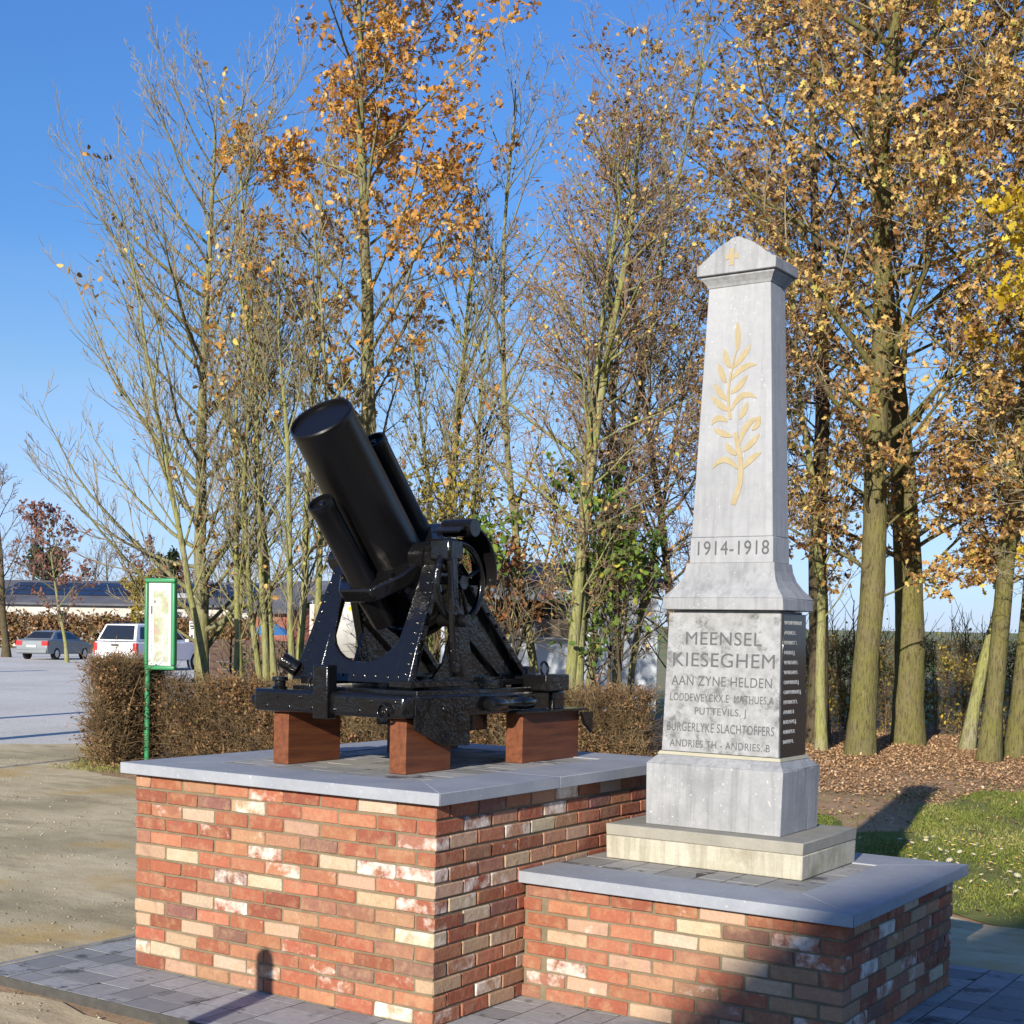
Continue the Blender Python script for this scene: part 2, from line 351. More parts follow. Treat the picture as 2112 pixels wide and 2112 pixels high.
def tubes(P, R, k):
    N, K, _ = P.shape; T = np.empty_like(P); T[:, 1:-1] = P[:, 2:]-P[:, :-2]; T[:, 0] = P[:, 1]-P[:, 0]; T[:, -1] = P[:, -1]-P[:, -2]; T = nrm(T)
    ref = np.where(np.abs(T[:, :1, 2:3]) < .8, np.array([0, 0, 1.]), np.array([1., .3, 0])); u = nrm(np.cross(T, ref)); w = np.cross(T, u)
    a = np.arange(k)*2*pi/k
    V = P[:, :, None]+R[:, :, None, None]*(u[:, :, None]*np.cos(a)[:, None]+w[:, :, None]*np.sin(a)[:, None])
    idx = np.arange(N*K*k).reshape(N, K, k); j = np.roll(idx, -1, 2)
    F = np.stack([idx[:, :-1], j[:, :-1], j[:, 1:], idx[:, 1:]], -1).reshape(-1, 4)
    return V.reshape(-1, 3), F
def cat_mesh(parts):
    V = []; F = []; b = 0
    for v, f in parts: V.append(v); F.append(f+b); b += len(v)
    return np.concatenate(V), np.concatenate(F)
def leaf_geo(rng, C, size, flatness=0.0, fwd=None, droop=.3, wid=.62, lobed=False):
    N = len(C); f = rng.normal(0, 1, (N, 3)); f[:, 2] -= droop
    if fwd is not None: f = f*.7+fwd
    f = nrm(f); nn = rng.normal(0, 1, (N, 3)); nn[:, 2] += flatness; s = nrm(np.cross(f, nn)); nn = np.cross(s, f)
    sz = size*rng.uniform(.6, 1.25, (N, 1)); w = sz*wid
    if lobed:
        cu = rng.uniform(-.1, .35, (N, 1))
        tl = [(0, 0, 0), (0, .34, .0), (0, .66, 0), (0, 1, -1), (-.30, .16, .5), (-.17, .36, .3), (-.52, .54, .9), (-.22, .68, .3), (-.34, .92, .2), (.30, .16, .5), (.17, .36, .3), (.52, .54, .9), (.22, .68, .3), (.34, .92, .2)]
        V = np.stack([C+s*(x*w)+f*(y*sz)+nn*(z*cu*sz*.6) for x, y, z in tl], 1).reshape(-1, 3); b = (np.arange(N)*14)[:, None]
        F = np.stack([b+np.array(q) for q in ((0, 1, 5, 4), (1, 2, 7, 6), (2, 3, 8, 7), (0, 9, 10, 1), (1, 11, 12, 2), (2, 12, 13, 3))], 1).reshape(-1, 4); return V, F
    tpl = [(0, 0, 0), (0, 1, -.12), (-.42, .78, .10), (-.5, .35, .14), (.5, .35, .14), (.42, .78, .10)]
    V = np.stack([C+s*(x*w)+f*(y*sz)+nn*(z*sz) for x, y, z in tpl], 1).reshape(-1, 3)
    b = (np.arange(N)*6)[:, None]; F = np.stack([b+np.array([0, 1, 2, 3]), b+np.array([0, 4, 5, 1])], 1).reshape(-1, 4)
    return V, F
def tree(name, label, cat, base, sp, seed, group=None):
    rng = np.random.default_rng(seed); H = sp['H']; base = np.array(base, float)
    st = sp.get('stems', [(0, 0, 0, 0, 1)])            # dx, dy, lean x, lean y, height factor
    P0 = base+np.array([(s[0], s[1], 0) for s in st]); D = np.array([(s[2], s[3], 1.) for s in st]); hf = np.array([s[4] for s in st])
    r0 = sp['r']*np.sqrt(hf); sg_ = sp.get('seg', 16); P, R = sweep(rng, P0, D, H*hf, r0, r0*.12, sg_, sp.get('tup', .3), sp.get('twig', .035)*math.sqrt(16/sg_)); R = r0[:, None]*(1-.90*np.linspace(0, 1, sg_+1)[None, :]**1.25)
    P[:, 0, 2] -= .15
    R = R*(1+sp.get('flare', .5)*np.exp(-np.maximum(P[..., 2]-base[2], 0)/.28))
    root = empty(name, tuple(base), 0, label, cat, group)
    tv, tf = tubes(P, R, sp.get('k', 9)); ctr = np.repeat(P.reshape(-1, 3), sp.get('k', 9), 0); tv = ctr+(tv-ctr)*rng.normal(1, sp.get('lump', .05), (len(tv), 1))
    trunk = [(tv, tf)]; tw = []; lastP = None
    lev = sp['lev']; parH = np.repeat(1.0, len(P0)); Lp = H*hf
    for li, lv in enumerate(lev):
        n, t0, t1, a0, a1, lr, shape, upb, wig, seg = lv
        pos, d, t, rad, par = sprout(rng, P, R, n, t0, t1, a0, a1)
        if sp.get('bias') and li == 0:
            d = nrm(d+np.array(sp['bias'])*rng.random((len(d), 1)))
        tt = (t-t0)/(t1-t0)
        fac = {'cone': 1.08-tt, 'dome': .35+1.3*np.sqrt(np.clip(tt*(1-tt), 0, 1))*(1.15-.4*tt), 'flat': 1-.45*tt, 'col': .75-.35*tt, 'ash': 1.12-.55*tt, 'vase': .55+.9*np.sin(np.clip(tt, 0, 1)*pi*.75)*(1-.62*tt)}[shape]
        Lc = Lp[par]*lr*fac*rng.uniform(.6, 1.2, len(pos)); rr = np.minimum(rad*.6, .004+Lc*(.0095 if li == 0 else .007)); rmin = sp.get('rmin', .0028)
        P, R = sweep(rng, pos, d, Lc, np.maximum(rr, rmin*1.3), np.full(len(pos), rmin), seg, upb, wig); Lp = Lc
        (trunk if li == 0 else tw).append(tubes(P, R, 5 if li == 0 else 3)); lastP = P
    V, F = cat_mesh(trunk); o = link('trunk', np_mesh('trunk', V-base, F, M[sp['bark']], None, True), root)
    if tw:
        V, F = cat_mesh(tw); o = link('twigs', np_mesh('twigs', V-base, F, M[sp.get('twigm', 'twig')], None, False), root); o['kind'] = 'stuff'
    if sp.get('leaf'):
        per, size, mat, lo, hi = sp['leaf'][:5]
        Lp_, K = lastP.shape[0], lastP.shape[1]
        if sp.get('leaf2') and len(tw) > 1: pass
        ii = np.repeat(np.arange(Lp_), per); x = rng.random(len(ii))**(.35 if sp.get('lobed') else .6)*(K-1); a = np.minimum(x.astype(int), K-2); fr = (x-a)[:, None]
        C = lastP[ii, a]*(1-fr)+lastP[ii, a+1]*fr+rng.normal(0, size*.35, (len(ii), 3))
        hz_ = (C[:, 2]-base[2])/H; clump = np.sin(C[:, 0]*2.3+1.3*C[:, 2])*np.sin(C[:, 1]*2.1-C[:, 2]*1.7+seed)
        p = lo+(hi-lo)*np.clip((hz_-.15)/.6, 0, 1)+.22*clump
        if len(sp['leaf']) > 5: p = sp['leaf'][5](hz_, C-base)+.22*clump
        C = C[rng.random(len(C)) < p]
        if len(C):
            lb = bool(sp.get('lobed')); V, F = leaf_geo(rng, C, size*(1.12 if lb else 1), .4, lobed=lb, wid=.78 if lb else .62); ti = np.clip(rng.normal(.5, .22, len(C))+.12*np.sin(C[:, 0]*1.9+C[:, 2]*2.4), 0, 1)
            o = link('leaves', np_mesh('leaves', V-base, F, M[mat], np.repeat(ti, 14 if lb else 6)), root); o['kind'] = 'stuff'
    return root
#@@SCENE

# ------------------------------------------------------------------ ground and surfaces
GZ = -.05
def hill(x, y):
    dx, dy = x-CAM_POS.x, y-CAM_POS.y; d = np.hypot(dx, dy); b = np.arctan2(dx*rt.x+dy*rt.y, dx*fw.x+dy*fw.y)
    w = np.clip((b+.05)/.15, 0, 1); w = w*w*(3-2*w)
    return w*np.clip(d-42, 0, 420)*.0122*np.clip((d-42)/60, 0, 1)
def polar_sheet(name, rings, b0, b1, nb, zoff, mat, kind='structure'):
    V = []; F = []
    for r_ in rings:
        for k in range(nb+1):
            a = b0+(b1-b0)*k/nb; dx = rt*math.sin(a)+Vector((fw.x, fw.y, 0)).normalized()*math.cos(a)
            x, y = CAM_POS.x+dx.x*r_, CAM_POS.y+dx.y*r_; V.append((x, y, GZ+zoff+float(hill(np.float64(x), np.float64(y)))))
    for i in range(len(rings)-1):
        for k in range(nb): a = i*(nb+1)+k; F.append((a, a+1, a+nb+2, a+nb+1))
    return tag(link(name, np_mesh(name, V, F, mat, None, True)), kind=kind)
m = NM('soil_with_leaf_litter'); v = m.pos(); a = m.noise(v, .35, 5); b = m.noise(v, 7, 6, .7); c_ = m.noise(v, 38, 4, .7)
cc = m.mix(m.ramp(b, [(.35, 0), (.65, 1)]), (.32, .205, .115), (.46, .31, .185)); cc = m.mix(m.ramp(a, [(.45, 0), (.6, .7)]), cc, (.22, .17, .085))
cc = m.mix(m.ramp(c_, [(.55, 0), (.68, .8)]), cc, (.36, .21, .10)); cc = m.mix(m.ramp(c_, [(.33, .7), (.42, 0)]), cc, (.07, .045, .025))
M['soil'] = m.pbsdf(cc, .95, .1, 0, m.math('ADD', b, c_), .4, .012)
m = NM('dirt_path'); v = m.pos(); a = m.noise(v, .55, 5, .6); b = m.noise(m.pos((1, 2.2, 1)), 2.4, 6, .65); c_ = m.noise(v, 55, 4, .7)
cc = m.mix(m.ramp(b, [(.36, 0), (.64, 1)]), (.50, .40, .235), (.62, .515, .325)); cc = m.mix(m.ramp(a, [(.46, 0), (.62, .75)]), cc, (.33, .275, .165))
cc = m.mix(m.ramp(m.noise(m.pos((.6, 1.6, 1)), 1.3, 6, .7), [(.50, 0), (.62, .6)]), cc, (.28, .225, .135)); cc = m.mix(m.ramp(m.noise(v, .8, 4), [(.56, 0), (.66, .8)]), cc, (.50, .34, .13)); cc = m.mix(m.ramp(c_, [(.60, 0), (.72, .6)]), cc, (.58, .51, .36)); cc = m.mix(m.ramp(c_, [(.30, .6), (.38, 0)]), cc, (.14, .12, .085))
M['dirt'] = m.pbsdf(cc, .95, .1, 0, m.math('ADD', m.math('MULTIPLY', b, 1.6), c_), .4, .012)
m = NM('grey_gravel'); v = m.pos(); a = m.noise(v, .25, 5, .6); b = m.noise(v, 9, 5, .7); c_ = m.noise(v, 40, 4, .7)
cc = m.mix(m.ramp(a, [(.4, 0), (.6, 1)]), (.56, .525, .46), (.66, .62, .555)); cc = m.mix(m.ramp(b, [(.36, .5), (.5, 0)]), cc, (.32, .31, .29)); cc = m.mix(m.ramp(c_, [(.52, 0), (.64, .8)]), cc, (.74, .72, .68)); cc = m.mix(m.ramp(c_, [(.34, .8), (.46, 0)]), cc, (.27, .26, .24))
M['gravel'] = m.pbsdf(cc, .95, .1, 0, m.math('ADD', b, c_), .3, .008)
m = NM('turf_ground'); v = m.pos(); b = m.noise(v, 6, 6, .7); a = m.noise(v, .8, 4)
cc = m.mix(m.ramp(b, [(.35, 0), (.65, 1)]), (.12, .14, .035), (.21, .21, .07)); cc = m.mix(m.ramp(a, [(.52, 0), (.64, .7)]), cc, (.20, .145, .07))
M['turf'] = m.pbsdf(cc, .95, .1, 0, b, .4, .012)
m = NM('field_crop'); v = m.pos((1, 1, .2)); b = m.noise(v, .06, 6, .6); a = m.noise(v, 1.2, 5)
cc = m.mix(m.ramp(b, [(.42, 0), (.55, 1)]), (.18, .24, .08), (.30, .26, .15)); cc = m.mix(m.ramp(a, [(.4, .3), (.6, 0)]), cc, (.09, .10, .05))
M['field'] = m.pbsdf(cc, .95, .1)
polar_sheet('ground', [0, 3, 8, 16, 26, 40, 60, 90, 130, 190, 280, 420, 700, 1400, 2400], -pi, pi, 96, 0, M['soil'])
polar_sheet('field', [31.5, 40, 60, 90, 130, 190, 280, 420, 700], -.06, .75, 40, .004, M['field'])
def patch(name, poly, z, mat, wob=.12, step=.35, seed=1):
    r_ = random.Random(seed); V = []; n = len(poly)
    for i in range(n):
        p = Vector((*poly[i], 0)); q = Vector((*poly[(i+1) % n], 0)); k = max(1, int((q-p).length/step))
        for j in range(k):
            w = p.lerp(q, j/k); V.append((w.x+r_.gauss(0, wob), w.y+r_.gauss(0, wob), z))
    me = bpy.data.meshes.new(name); me.from_pydata(V, [], [tuple(range(len(V)))]); me.materials.append(mat)
    bm = bmesh.new(); bm.from_mesh(me); bmesh.ops.triangulate(bm, faces=bm.faces); bmesh.ops.recalc_face_normals(bm, faces=bm.faces); bm.to_mesh(me); bm.free()
    if me.polygons[0].normal.z < 0: me.flip_normals()
    return tag(link(name, me), kind='structure')
patch('car_park', [(-12.9, 9.6), (-13.6, 8.3), (-14.2, 3), (-30, -14), (-120, 30), (-86, 66), (-60, 62), (-38, 45), (-21, 19), (-14.2, 10.6)], GZ+.004, M['gravel'], .1, .5)
patch('dirt_path', [(-12.9, 9.3), (-13.8, 8.2), (-14.4, 2), (-16, -8), (6, -8), (6, -.66), (-2.46, -.66), (-2.46, 3.2), (-6.5, 6.0), (-9.6, 6.4), (-11.1, 7.4)], GZ+.009, M['dirt'], .05, .25, 3)
patch('lawn', [(-3.2, 4.6), (-2.6, 8.9), (-1.5, 8.9), (-1.0, 7.5), (-.55, 8.3), (-1.0, 10.2), (-.95, 12.6), (1.6, 13.4), (6, 10), (4.2, 2.9), (1.4, 4.25), (.2, 4.6)], GZ+.008, M['turf'], .10, .3, 4)
patch('footpath', [(-3.3, 2.8), (-3.2, 4.5), (.2, 4.5), (1.4, 4.15), (4.1, 2.8), (5, -.6), (2.66, -.6), (2.66, 2.8)], GZ+.013, M['dirt'], .04, .2, 5)

# ------------------------------------------------------------------ bricks
def chamfer_box(sx_, sy_, sz_, c, r_, jit):
    V = []
    for ax_ in range(3):
        for a in (-1, 1):
            for b in (-1, 1):
                for d in (-1, 1):
                    p = [a*sx_/2, b*sy_/2, d*sz_/2]
                    for k in range(3):
                        if k != ax_: p[k] -= math.copysign(c, p[k])
                    V.append(Vector(p)+Vector((r_.gauss(0, jit), r_.gauss(0, jit), r_.gauss(0, jit))))
    bm = bmesh.new()
    for p in V: bm.verts.new(p)
    bmesh.ops.convex_hull(bm, input=bm.verts); bmesh.ops.dissolve_limit(bm, angle_limit=.06, verts=bm.verts, edges=bm.edges)
    me = bpy.data.meshes.new('brick'); bm.to_mesh(me); bm.free(); return me
rb = random.Random(11)
BL, BW, BH = .2105, .1, .0595
def brickset(L, n):
    out = []
    for _ in range(n):
        me = chamfer_box(L, BW, BH, .0045, rb, .0011); me.materials.append(M['brick']); out.append(me)
    return out
FULL = brickset(BL, 12); HALF = brickset(.1, 6)
PAL = [((.335, .118, .068), 31), ((.38, .16, .092), 26), ((.28, .098, .06), 13), ((.40, .215, .128), 19), ((.46, .31, .205), 15), ((.51, .40, .28), 9), ((.215, .11, .085), 6), ((.31, .15, .098), 13)]
def brick_colour():
    c = rb.choices([p[0] for p in PAL], [p[1] for p in PAL])[0]; j = rb.uniform(.86, 1.14)
    w = rb.random(); al = 0.0 if w < .66 else (rb.uniform(.3, .58) if w < .87 else rb.uniform(.6, 1.0))
    return (c[0]*j, c[1]*j*rb.uniform(.93, 1.07), c[2]*j, al)
def pedestal(name, label, x0, x1, y0, y1, nc, course, left_face):
    root = empty(name, (x0, y0, 0), 0, label, 'pedestal')
    org = Vector((x0, y0, 0)); mod = .2205; H = nc*course+.004
    core = MB().box(.008, x1-x0-.008, .008, y1-y0-.008, -.04, H-.001).build('joint_bed', M['joint'], root)
    def put(cx, cy, cz, half, rot):
        o = link('brick', rb.choice(HALF if half else FULL), root)
        o.location = Vector((cx+rb.gauss(0, .0012), cy+rb.gauss(0, .0012), cz+rb.gauss(0, .0008)))-org
        o.rotation_euler = (rb.choice((0, pi))+rb.gauss(0, .006), rb.gauss(0, .006), rot+rb.choice((0, pi))+rb.gauss(0, .005)); o.color = brick_colour(); return o
    far = MB()
    for i in range(nc):
        z = H-.008-BH/2-i*course; A = i % 2 == 0
        # front face, right corner outwards to the left
        x = x1 if A else x1-BW-.0105
        while x-x0 > .05:
            w = min(BL, x-x0)
            if w < .17: put(x0+.05 if w < .13 else x-w/2, y0+BW/2, z, True, 0)
            else: put(x-BL/2, y0+BW/2, z, False, 0)
            x -= mod
        # right face
        y = y0 if not A else y0+BW+.0105
        while y1-y > .05:
            w = y1-y
            if w < .17: put(x1-BW/2, y+.05, z, True, pi/2)
            else: put(x1-BW/2, y+BL/2, z, False, pi/2)
            y += mod
        # rear and (unless it abuts) left faces as one brickwork part
        x = x0+.12
        while x1-x > .33: far.box(x-x0, x-x0+BL, y1-y0-BW, y1-y0, z-BH/2, z+BH/2); x += mod
        if left_face:
            y = y0+(.11 if not A else .215)
            while y1-y > .25: far.box(0, BW, y-y0, y-y0+BL, z-BH/2, z+BH/2); y += mod
    o = far.build('rear_brickwork', M['brick'], root); o['kind'] = 'stuff'; o.color = (.42, .14, .075, .3)
    return root, H
LW, LS, SD, SW, SS = 1.86, 2.24, .71, 1.56, 1.54
big, HB = pedestal('brick_pedestal', 'taller red brick pedestal carrying the black trench mortar', -LW, 0, 0, LS, 14, .0695, True)
small, HS = pedestal('brick_pedestal', 'lower red brick pedestal carrying the grey stone obelisk', .002, SW, SD, SD+SS, 8, .0687, False)
CT, OV = .055, .058
def slab(poly, z, root, rx, ry, bevel=.003):
    b = MB().prism([(p[0]-rx, p[1]-ry, z) for p in poly], (0, 0, CT)); return b.build('coping_slab', M['blue'], root, None, bevel, 2)
ox0, ox1, oy0, oy1, iw = -LW-OV, OV, -OV, LS+OV, .352
ix0, ix1, iy0, iy1 = ox0+iw, ox1-iw, oy0+iw, oy1-iw
g = .0012
slab([(ox0+g, oy0), (ox1-g, oy0), (ix1-g, iy0), (ix0+g, iy0)], HB, big, -LW, 0)
jy = .93
slab([(ox1, oy0+g), (ox1, jy-g), (ix1, jy-g), (ix1, iy0+g)], HB, big, -LW, 0)
slab([(ox1, jy+g), (ox1, oy1-g), (ix1, iy1-g), (ix1, jy+g)], HB, big, -LW, 0)
slab([(ox0+g, oy1), (ix0+g, iy1), (ix1-g, iy1), (ox1-g, oy1)], HB, big, -LW, 0)
slab([(ox0, oy0+g), (ix0, iy0+g), (ix0, iy1-g), (ox0, oy1-g)], HB, big, -LW, 0)
sx1, sy0, sy1 = SW+.055, SD-OV, SD+SS+OV; jx1, jy0, jy1 = 1.262, .99, sy1-.335
slab([(.008, sy0), (sx1-g, sy0), (jx1-g, jy0), (.008, jy0)], HS, small, .002, SD)
slab([(sx1, sy0+g), (sx1, sy1-g), (jx1, jy1-g), (jx1, jy0+g)], HS, small, .002, SD)
slab([(.008, sy1), (.008, jy1), (jx1-g, jy1), (sx1-g, sy1)], HS, small, .002, SD)
PV = {}
def paver_mesh(w, l, mat):
    k = (round(w, 2), round(l, 2), mat.name)
    if k not in PV:
        me = chamfer_box(w-.008, l-.008, .05, .0005, rb, .0005); me.name = 'paver'; me.materials.append(mat); PV[k] = me
    return PV[k]
def pave(root, ox, oy, x0, x1, y0, y1, ztop, mat, widths, skip=None, seed=2):
    r_ = random.Random(seed); x = x0; i = 0; n = 0
    while x < x1-.03:
        w = widths[i % len(widths)]; i += 1
        if x+w > x1 or x1-x-w < .05: w = x1-x
        y = y0-r_.choice((0, .06, .12))
        while y < y1-.02:
            l = r_.choice((.16, .20, .24)); ya, yb = max(y, y0), min(y+l, y1)
            if y1-yb < .06: yb = y1; l = 9
            if yb-ya > .03 and not (skip and skip(x+w/2, (ya+yb)/2)):
                o = link('paver', paver_mesh(w, yb-ya, mat), root); o.location = (x+w/2-ox, (ya+yb)/2-oy, ztop-.025+r_.gauss(0, .0003)); o.rotation_euler = (r_.gauss(0, .001), r_.gauss(0, .001), r_.choice((0, pi))); n += 1
            y += l
        x += w
    return n
ZB = HB+CT; ZS = HS+CT
pave(big, -LW, 0, ix0+.004, ix1-.004, iy0+.004, iy1-.004, ZB-.004, M['paver2'], [.2, .15, .18], None, 5)
MB().box(ix0-(-LW), ix1-(-LW), iy0, iy1, HB-.002, ZB-.0048).build('sand_bed', M['bed'], big)
pave(small, .002, SD, .010, jx1-.004, jy0+.004, jy1-.004, ZS-.006, M['paver2'], [.2, .14, .17], None, 6)
MB().box(.006, jx1-.002, jy0-SD, jy1-SD, HS-.002, ZS-.0068).build('sand_bed', M['bed'], small)
# paved apron around the pedestals
px0, px1, py0, py1 = -2.36, 2.6, -.55, 2.74
apron = MB().box(px0, px1, py0, py1, GZ-.1, -.0009).build('pavement', M['bed']); tag(apron, kind='structure')
def inside(x, y): return (-LW+.16 < x < -.16 and .16 < y < LS-.12) or (-.1 < x < SW-.16 and SD+.16 < y < SD+SS-.1) or (x < -.2 and y > 2.2)
npv = pave(apron, 0, 0, px0+.002, px1-.002, py0+.002, py1-.002, 0, M['paver'], [.21, .16, .26], inside, 8)
kw = .055
def kerb_run(p, q):
    p = Vector((*p, 0)); q = Vector((*q, 0)); d = (q-p).normalized(); L = (q-p).length; k = max(1, round(L))
    for i in range(k):
        a = p+d*(L*i/k+.002); b = p+d*(L*(i+1)/k-.002)
        MB().bar(a+Vector((0, 0, -.075)), b+Vector((0, 0, -.075)), kw, .16).build('kerb_stone', M['kerb'], apron, None, .006, 2)
kerb_run((px0-kw/2-.002, py0-kw), (px0-kw/2-.002, py1)); kerb_run((px0, py0-kw/2-.002), (px1, py0-kw/2-.002)); kerb_run((px0, py1+kw/2+.002), (px1, py1+kw/2+.002))

# ------------------------------------------------------------------ obelisk monument
MX, MY = .627, 1.65
mon = empty('war_memorial', (MX, MY, ZS), 0, 'grey stone obelisk war memorial dated 1914-1918 with gilded palm branch', 'monument')
z0 = ZS
def rel(z): return z-z0
MB().frustum(0, 0, .512, .352, -.004, .515, .356, .112).build('plinth', M['conc_cream'], mon, None, .006, 2)
MB().frustum(0, 0, .514, .355, .1125, .517, .358, .170).build('plinth_screed', M['conc_grey'], mon, None, .005, 2)
MB().frustum(0, -.0685, .355, .170, .1705, .360, .1715, .478).build('base_block', M['mon'], mon, None, .004, 2)
MB().frustum(0, .172, .354, .0665, .1705, .3585, .068, .478).build('base_block', M['mon'], mon, None, .004, 2)
MB().frustum(0, 0, .359, .239, .4785, .322, .185, .520).build('base_chamfer', M['mon'], mon, None, .003, 2)
MB().frustum(0, 0, .325, .188, .5205, .318, .18, .536).build('grout_bed', M['grout'], mon)
za, zb = .5365, rel(1.846)
die = MB().frustum(0, 0, .292, .156, za, .278, .143, zb).build('die_block', M['mon'], mon)
def plate(name, mat, face, a0, a1, off0, off1, th):
    # upright slab on one face of the die: half-widths a0/a1, face distance off0/off1 at foot and head
    if face == 'f': q = [(-a0, -off0, za+.002), (a0, -off0, za+.002), (a1, -off1, zb-.012), (-a1, -off1, zb-.012)]; e = (0, th, 0)
    elif face == 'r': q = [(off0, -a0, za+.002), (off0, a0, za+.002), (off1, a1, zb-.012), (off1, -a1, zb-.012)]; e = (-th, 0, 0)
    else: q = [(-off0, -a0, za+.002), (-off0, a0, za+.002), (-off1, a1, zb-.012), (-off1, -a1, zb-.012)]; e = (th, 0, 0)
    return MB().prism(q, e).build(name, mat, mon, None, .002, 2)
fp = plate('inscription_slab', M['diepanel'], 'f', .309, .293, .176, .163, .0195)
rp_ = plate('name_plate', M['granite'], 'r', .155, .142, .314, .300, .021)
lp_ = plate('name_plate', M['granite'], 'l', .155, .142, .314, .300, .021)
zc = rel(1.849)
MB().frustum(0, 0, .318, .196, zc, .314, .198, zc+.058).build('cornice', M['mon'], mon, None, .004, 2)
b = MB(); prof = [(.314, .198, zc+.0585), (.302, .186, zc+.075), (.275, .160, zc+.105), (.250, .134, zc+.145), (.236, .118, zc+.19), (.231, .111, rel(2.08))]
for p, q in zip(prof, prof[1:]): b.frustum(0, 0, p[0], p[1], p[2], q[0], q[1], q[2])
b.build('flared_foot', M['mon'], mon, 30)
MB().frustum(0, 0, .221, .1025, rel(2.0805), .2165, .1015, rel(2.2065)).build('date_block', M['shaftst'], mon, None, .003, 2)
MB().frustum(0, 0, .2145, .100, rel(2.207), .161, .0915, rel(3.423)).build('shaft', M['shaftst'], mon, None, .004, 2)
b = MB()
for p, q in zip([(.163, .0935, 3.4235), (.170, .10, 3.436), (.182, .114, 3.455), (.190, .122, 3.4645)], [(.170, .10, 3.436), (.182, .114, 3.455), (.190, .122, 3.4645), (.190, .122, 3.475)]):
    b.frustum(0, 0, p[0], p[1], rel(p[2]), q[0], q[1], rel(q[2]))
b.build('cap_neck', M['mon'], mon)
half = [(.0, 3.645), (.022, 3.641), (.045, 3.627), (.062, 3.622), (.095, 3.603), (.130, 3.577), (.158, 3.553), (.172, 3.547), (.183, 3.534), (.206, 3.528), (.206, 3.4755)]
poly = [(x, -.142, rel(z)) for x, z in half[::-1]]+[(-x, -.142, rel(z)) for x, z in half[1:]]
MB().prism(poly, (0, .284, 0)).build('cap', M['mon'], mon, None, .004, 2)
def sheet(name, polys, ymap, mat, parent, th=.003):
    b = MB()
    for pl in polys: b.prism([(x, ymap(z), z) for x, z in pl], (0, -th, 0))
    return b.build(name, mat, parent)
cz = rel(3.552)
cross = [(-.012, cz-.042), (.012, cz-.042), (.010, cz-.01), (.034, cz-.014), (.034, cz+.014), (.010, cz+.010), (.012, cz+.038), (-.012, cz+.038), (-.010, cz+.010), (-.034, cz+.014), (-.034, cz-.014), (-.010, cz-.01)]
sheet('cross_emblem', [[(x-.02, z) for x, z in cross]], lambda z: -.1415, M['ochre'], mon)
# palm branch carved and gilded on the shaft
def sy(z): return -(.100+(.0915-.100)*(z-rel(2.207))/(rel(3.423)-rel(2.207)))
def leafpoly(pts, w):
    a, b_, c = [Vector((p[0], rel(p[1]))) for p in pts]; L = []; R_ = []
    for i in range(9):
        t = i/8; p = a*(1-t)**2+b_*2*t*(1-t)+c*t*t; d = ((b_-a)*(1-t)+(c-b_)*t).normalized(); nn = Vector((-d.y, d.x)); h = w*(math.sin(pi*min(1, t*.92+.06))**.8)*.5
        L.append(p+nn*h); R_.append(p-nn*h)
    return [tuple(p) for p in L]+[tuple(p) for p in R_[::-1]]
LV = [[(0.001, 3.107), (0.003, 3.181), (-0.004, 3.247)], [(-0.019, 3.027), (0.029, 3.072), (0.071, 3.131)], [(-0.026, 2.97), (0.03, 3.045), (0.105, 3.032)], [(-0.028, 2.904), (0.025, 2.932), (0.058, 2.987)], [(-0.021, 2.821), (0.024, 2.931), (0.111, 2.872)], [(0.021, 2.776), (0.051, 2.815), (0.063, 2.856)], [(-0.032, 3.028), (-0.061, 3.072), (-0.067, 3.122)], [(-0.053, 2.959), (-0.081, 2.999), (-0.095, 3.054)], [(-0.041, 2.872), (-0.092, 2.909), (-0.113, 2.96)], [(-0.034, 2.822), (-0.09, 2.85), (-0.128, 2.899)], [(-0.041, 2.768), (-0.097, 2.815), (-0.123, 2.757)], [(-0.012, 2.696), (-0.066, 2.708), (-0.113, 2.74)], [(0.025, 2.65), (0.049, 2.765), (0.125, 2.778)], [(0.127, 2.785), (0.124, 2.737), (0.09, 2.719)], [(0.044, 2.619), (0.096, 2.657), (0.13, 2.7)], [(0.052, 2.536), (0.09, 2.591), (0.142, 2.609)], [(0.014, 2.604), (-0.028, 2.631), (-0.047, 2.665)], [(0.021, 2.537), (-0.054, 2.628), (-0.111, 2.544)]]
polys = [leafpoly(p, .030) for p in LV]
def ribbon(pts, w0, w1):
    pts = [Vector((p[0], rel(p[1]))) for p in pts]; n = len(pts); L = []; R_ = []
    for i, p in enumerate(pts):
        d = (pts[min(i+1, n-1)]-pts[max(i-1, 0)]).normalized(); nn = Vector((-d.y, d.x)); h = (w0+(w1-w0)*i/(n-1))/2; L.append(p+nn*h); R_.append(p-nn*h)
    return [tuple(p) for p in L]+[tuple(p) for p in R_[::-1]]
polys += [ribbon([(0.004, 2.364), (0.02, 2.41), (0.037, 2.464), (0.040, 2.52), (0.035, 2.59), (0.016, 2.653), (0.006, 2.715)], .028, .020), ribbon([(-0.024, 2.779), (-0.036, 2.84), (-0.040, 2.905), (-0.034, 2.97), (-0.02, 3.04), (-0.004, 3.11)], .017, .006)]
b = MB()
for i, pl in enumerate(polys): b.prism([(x, sy(z)+.001, z) for x, z in pl], (0, -.0035-.00007*i, 0))
b.build('palm_branch', M['ochre'], mon)
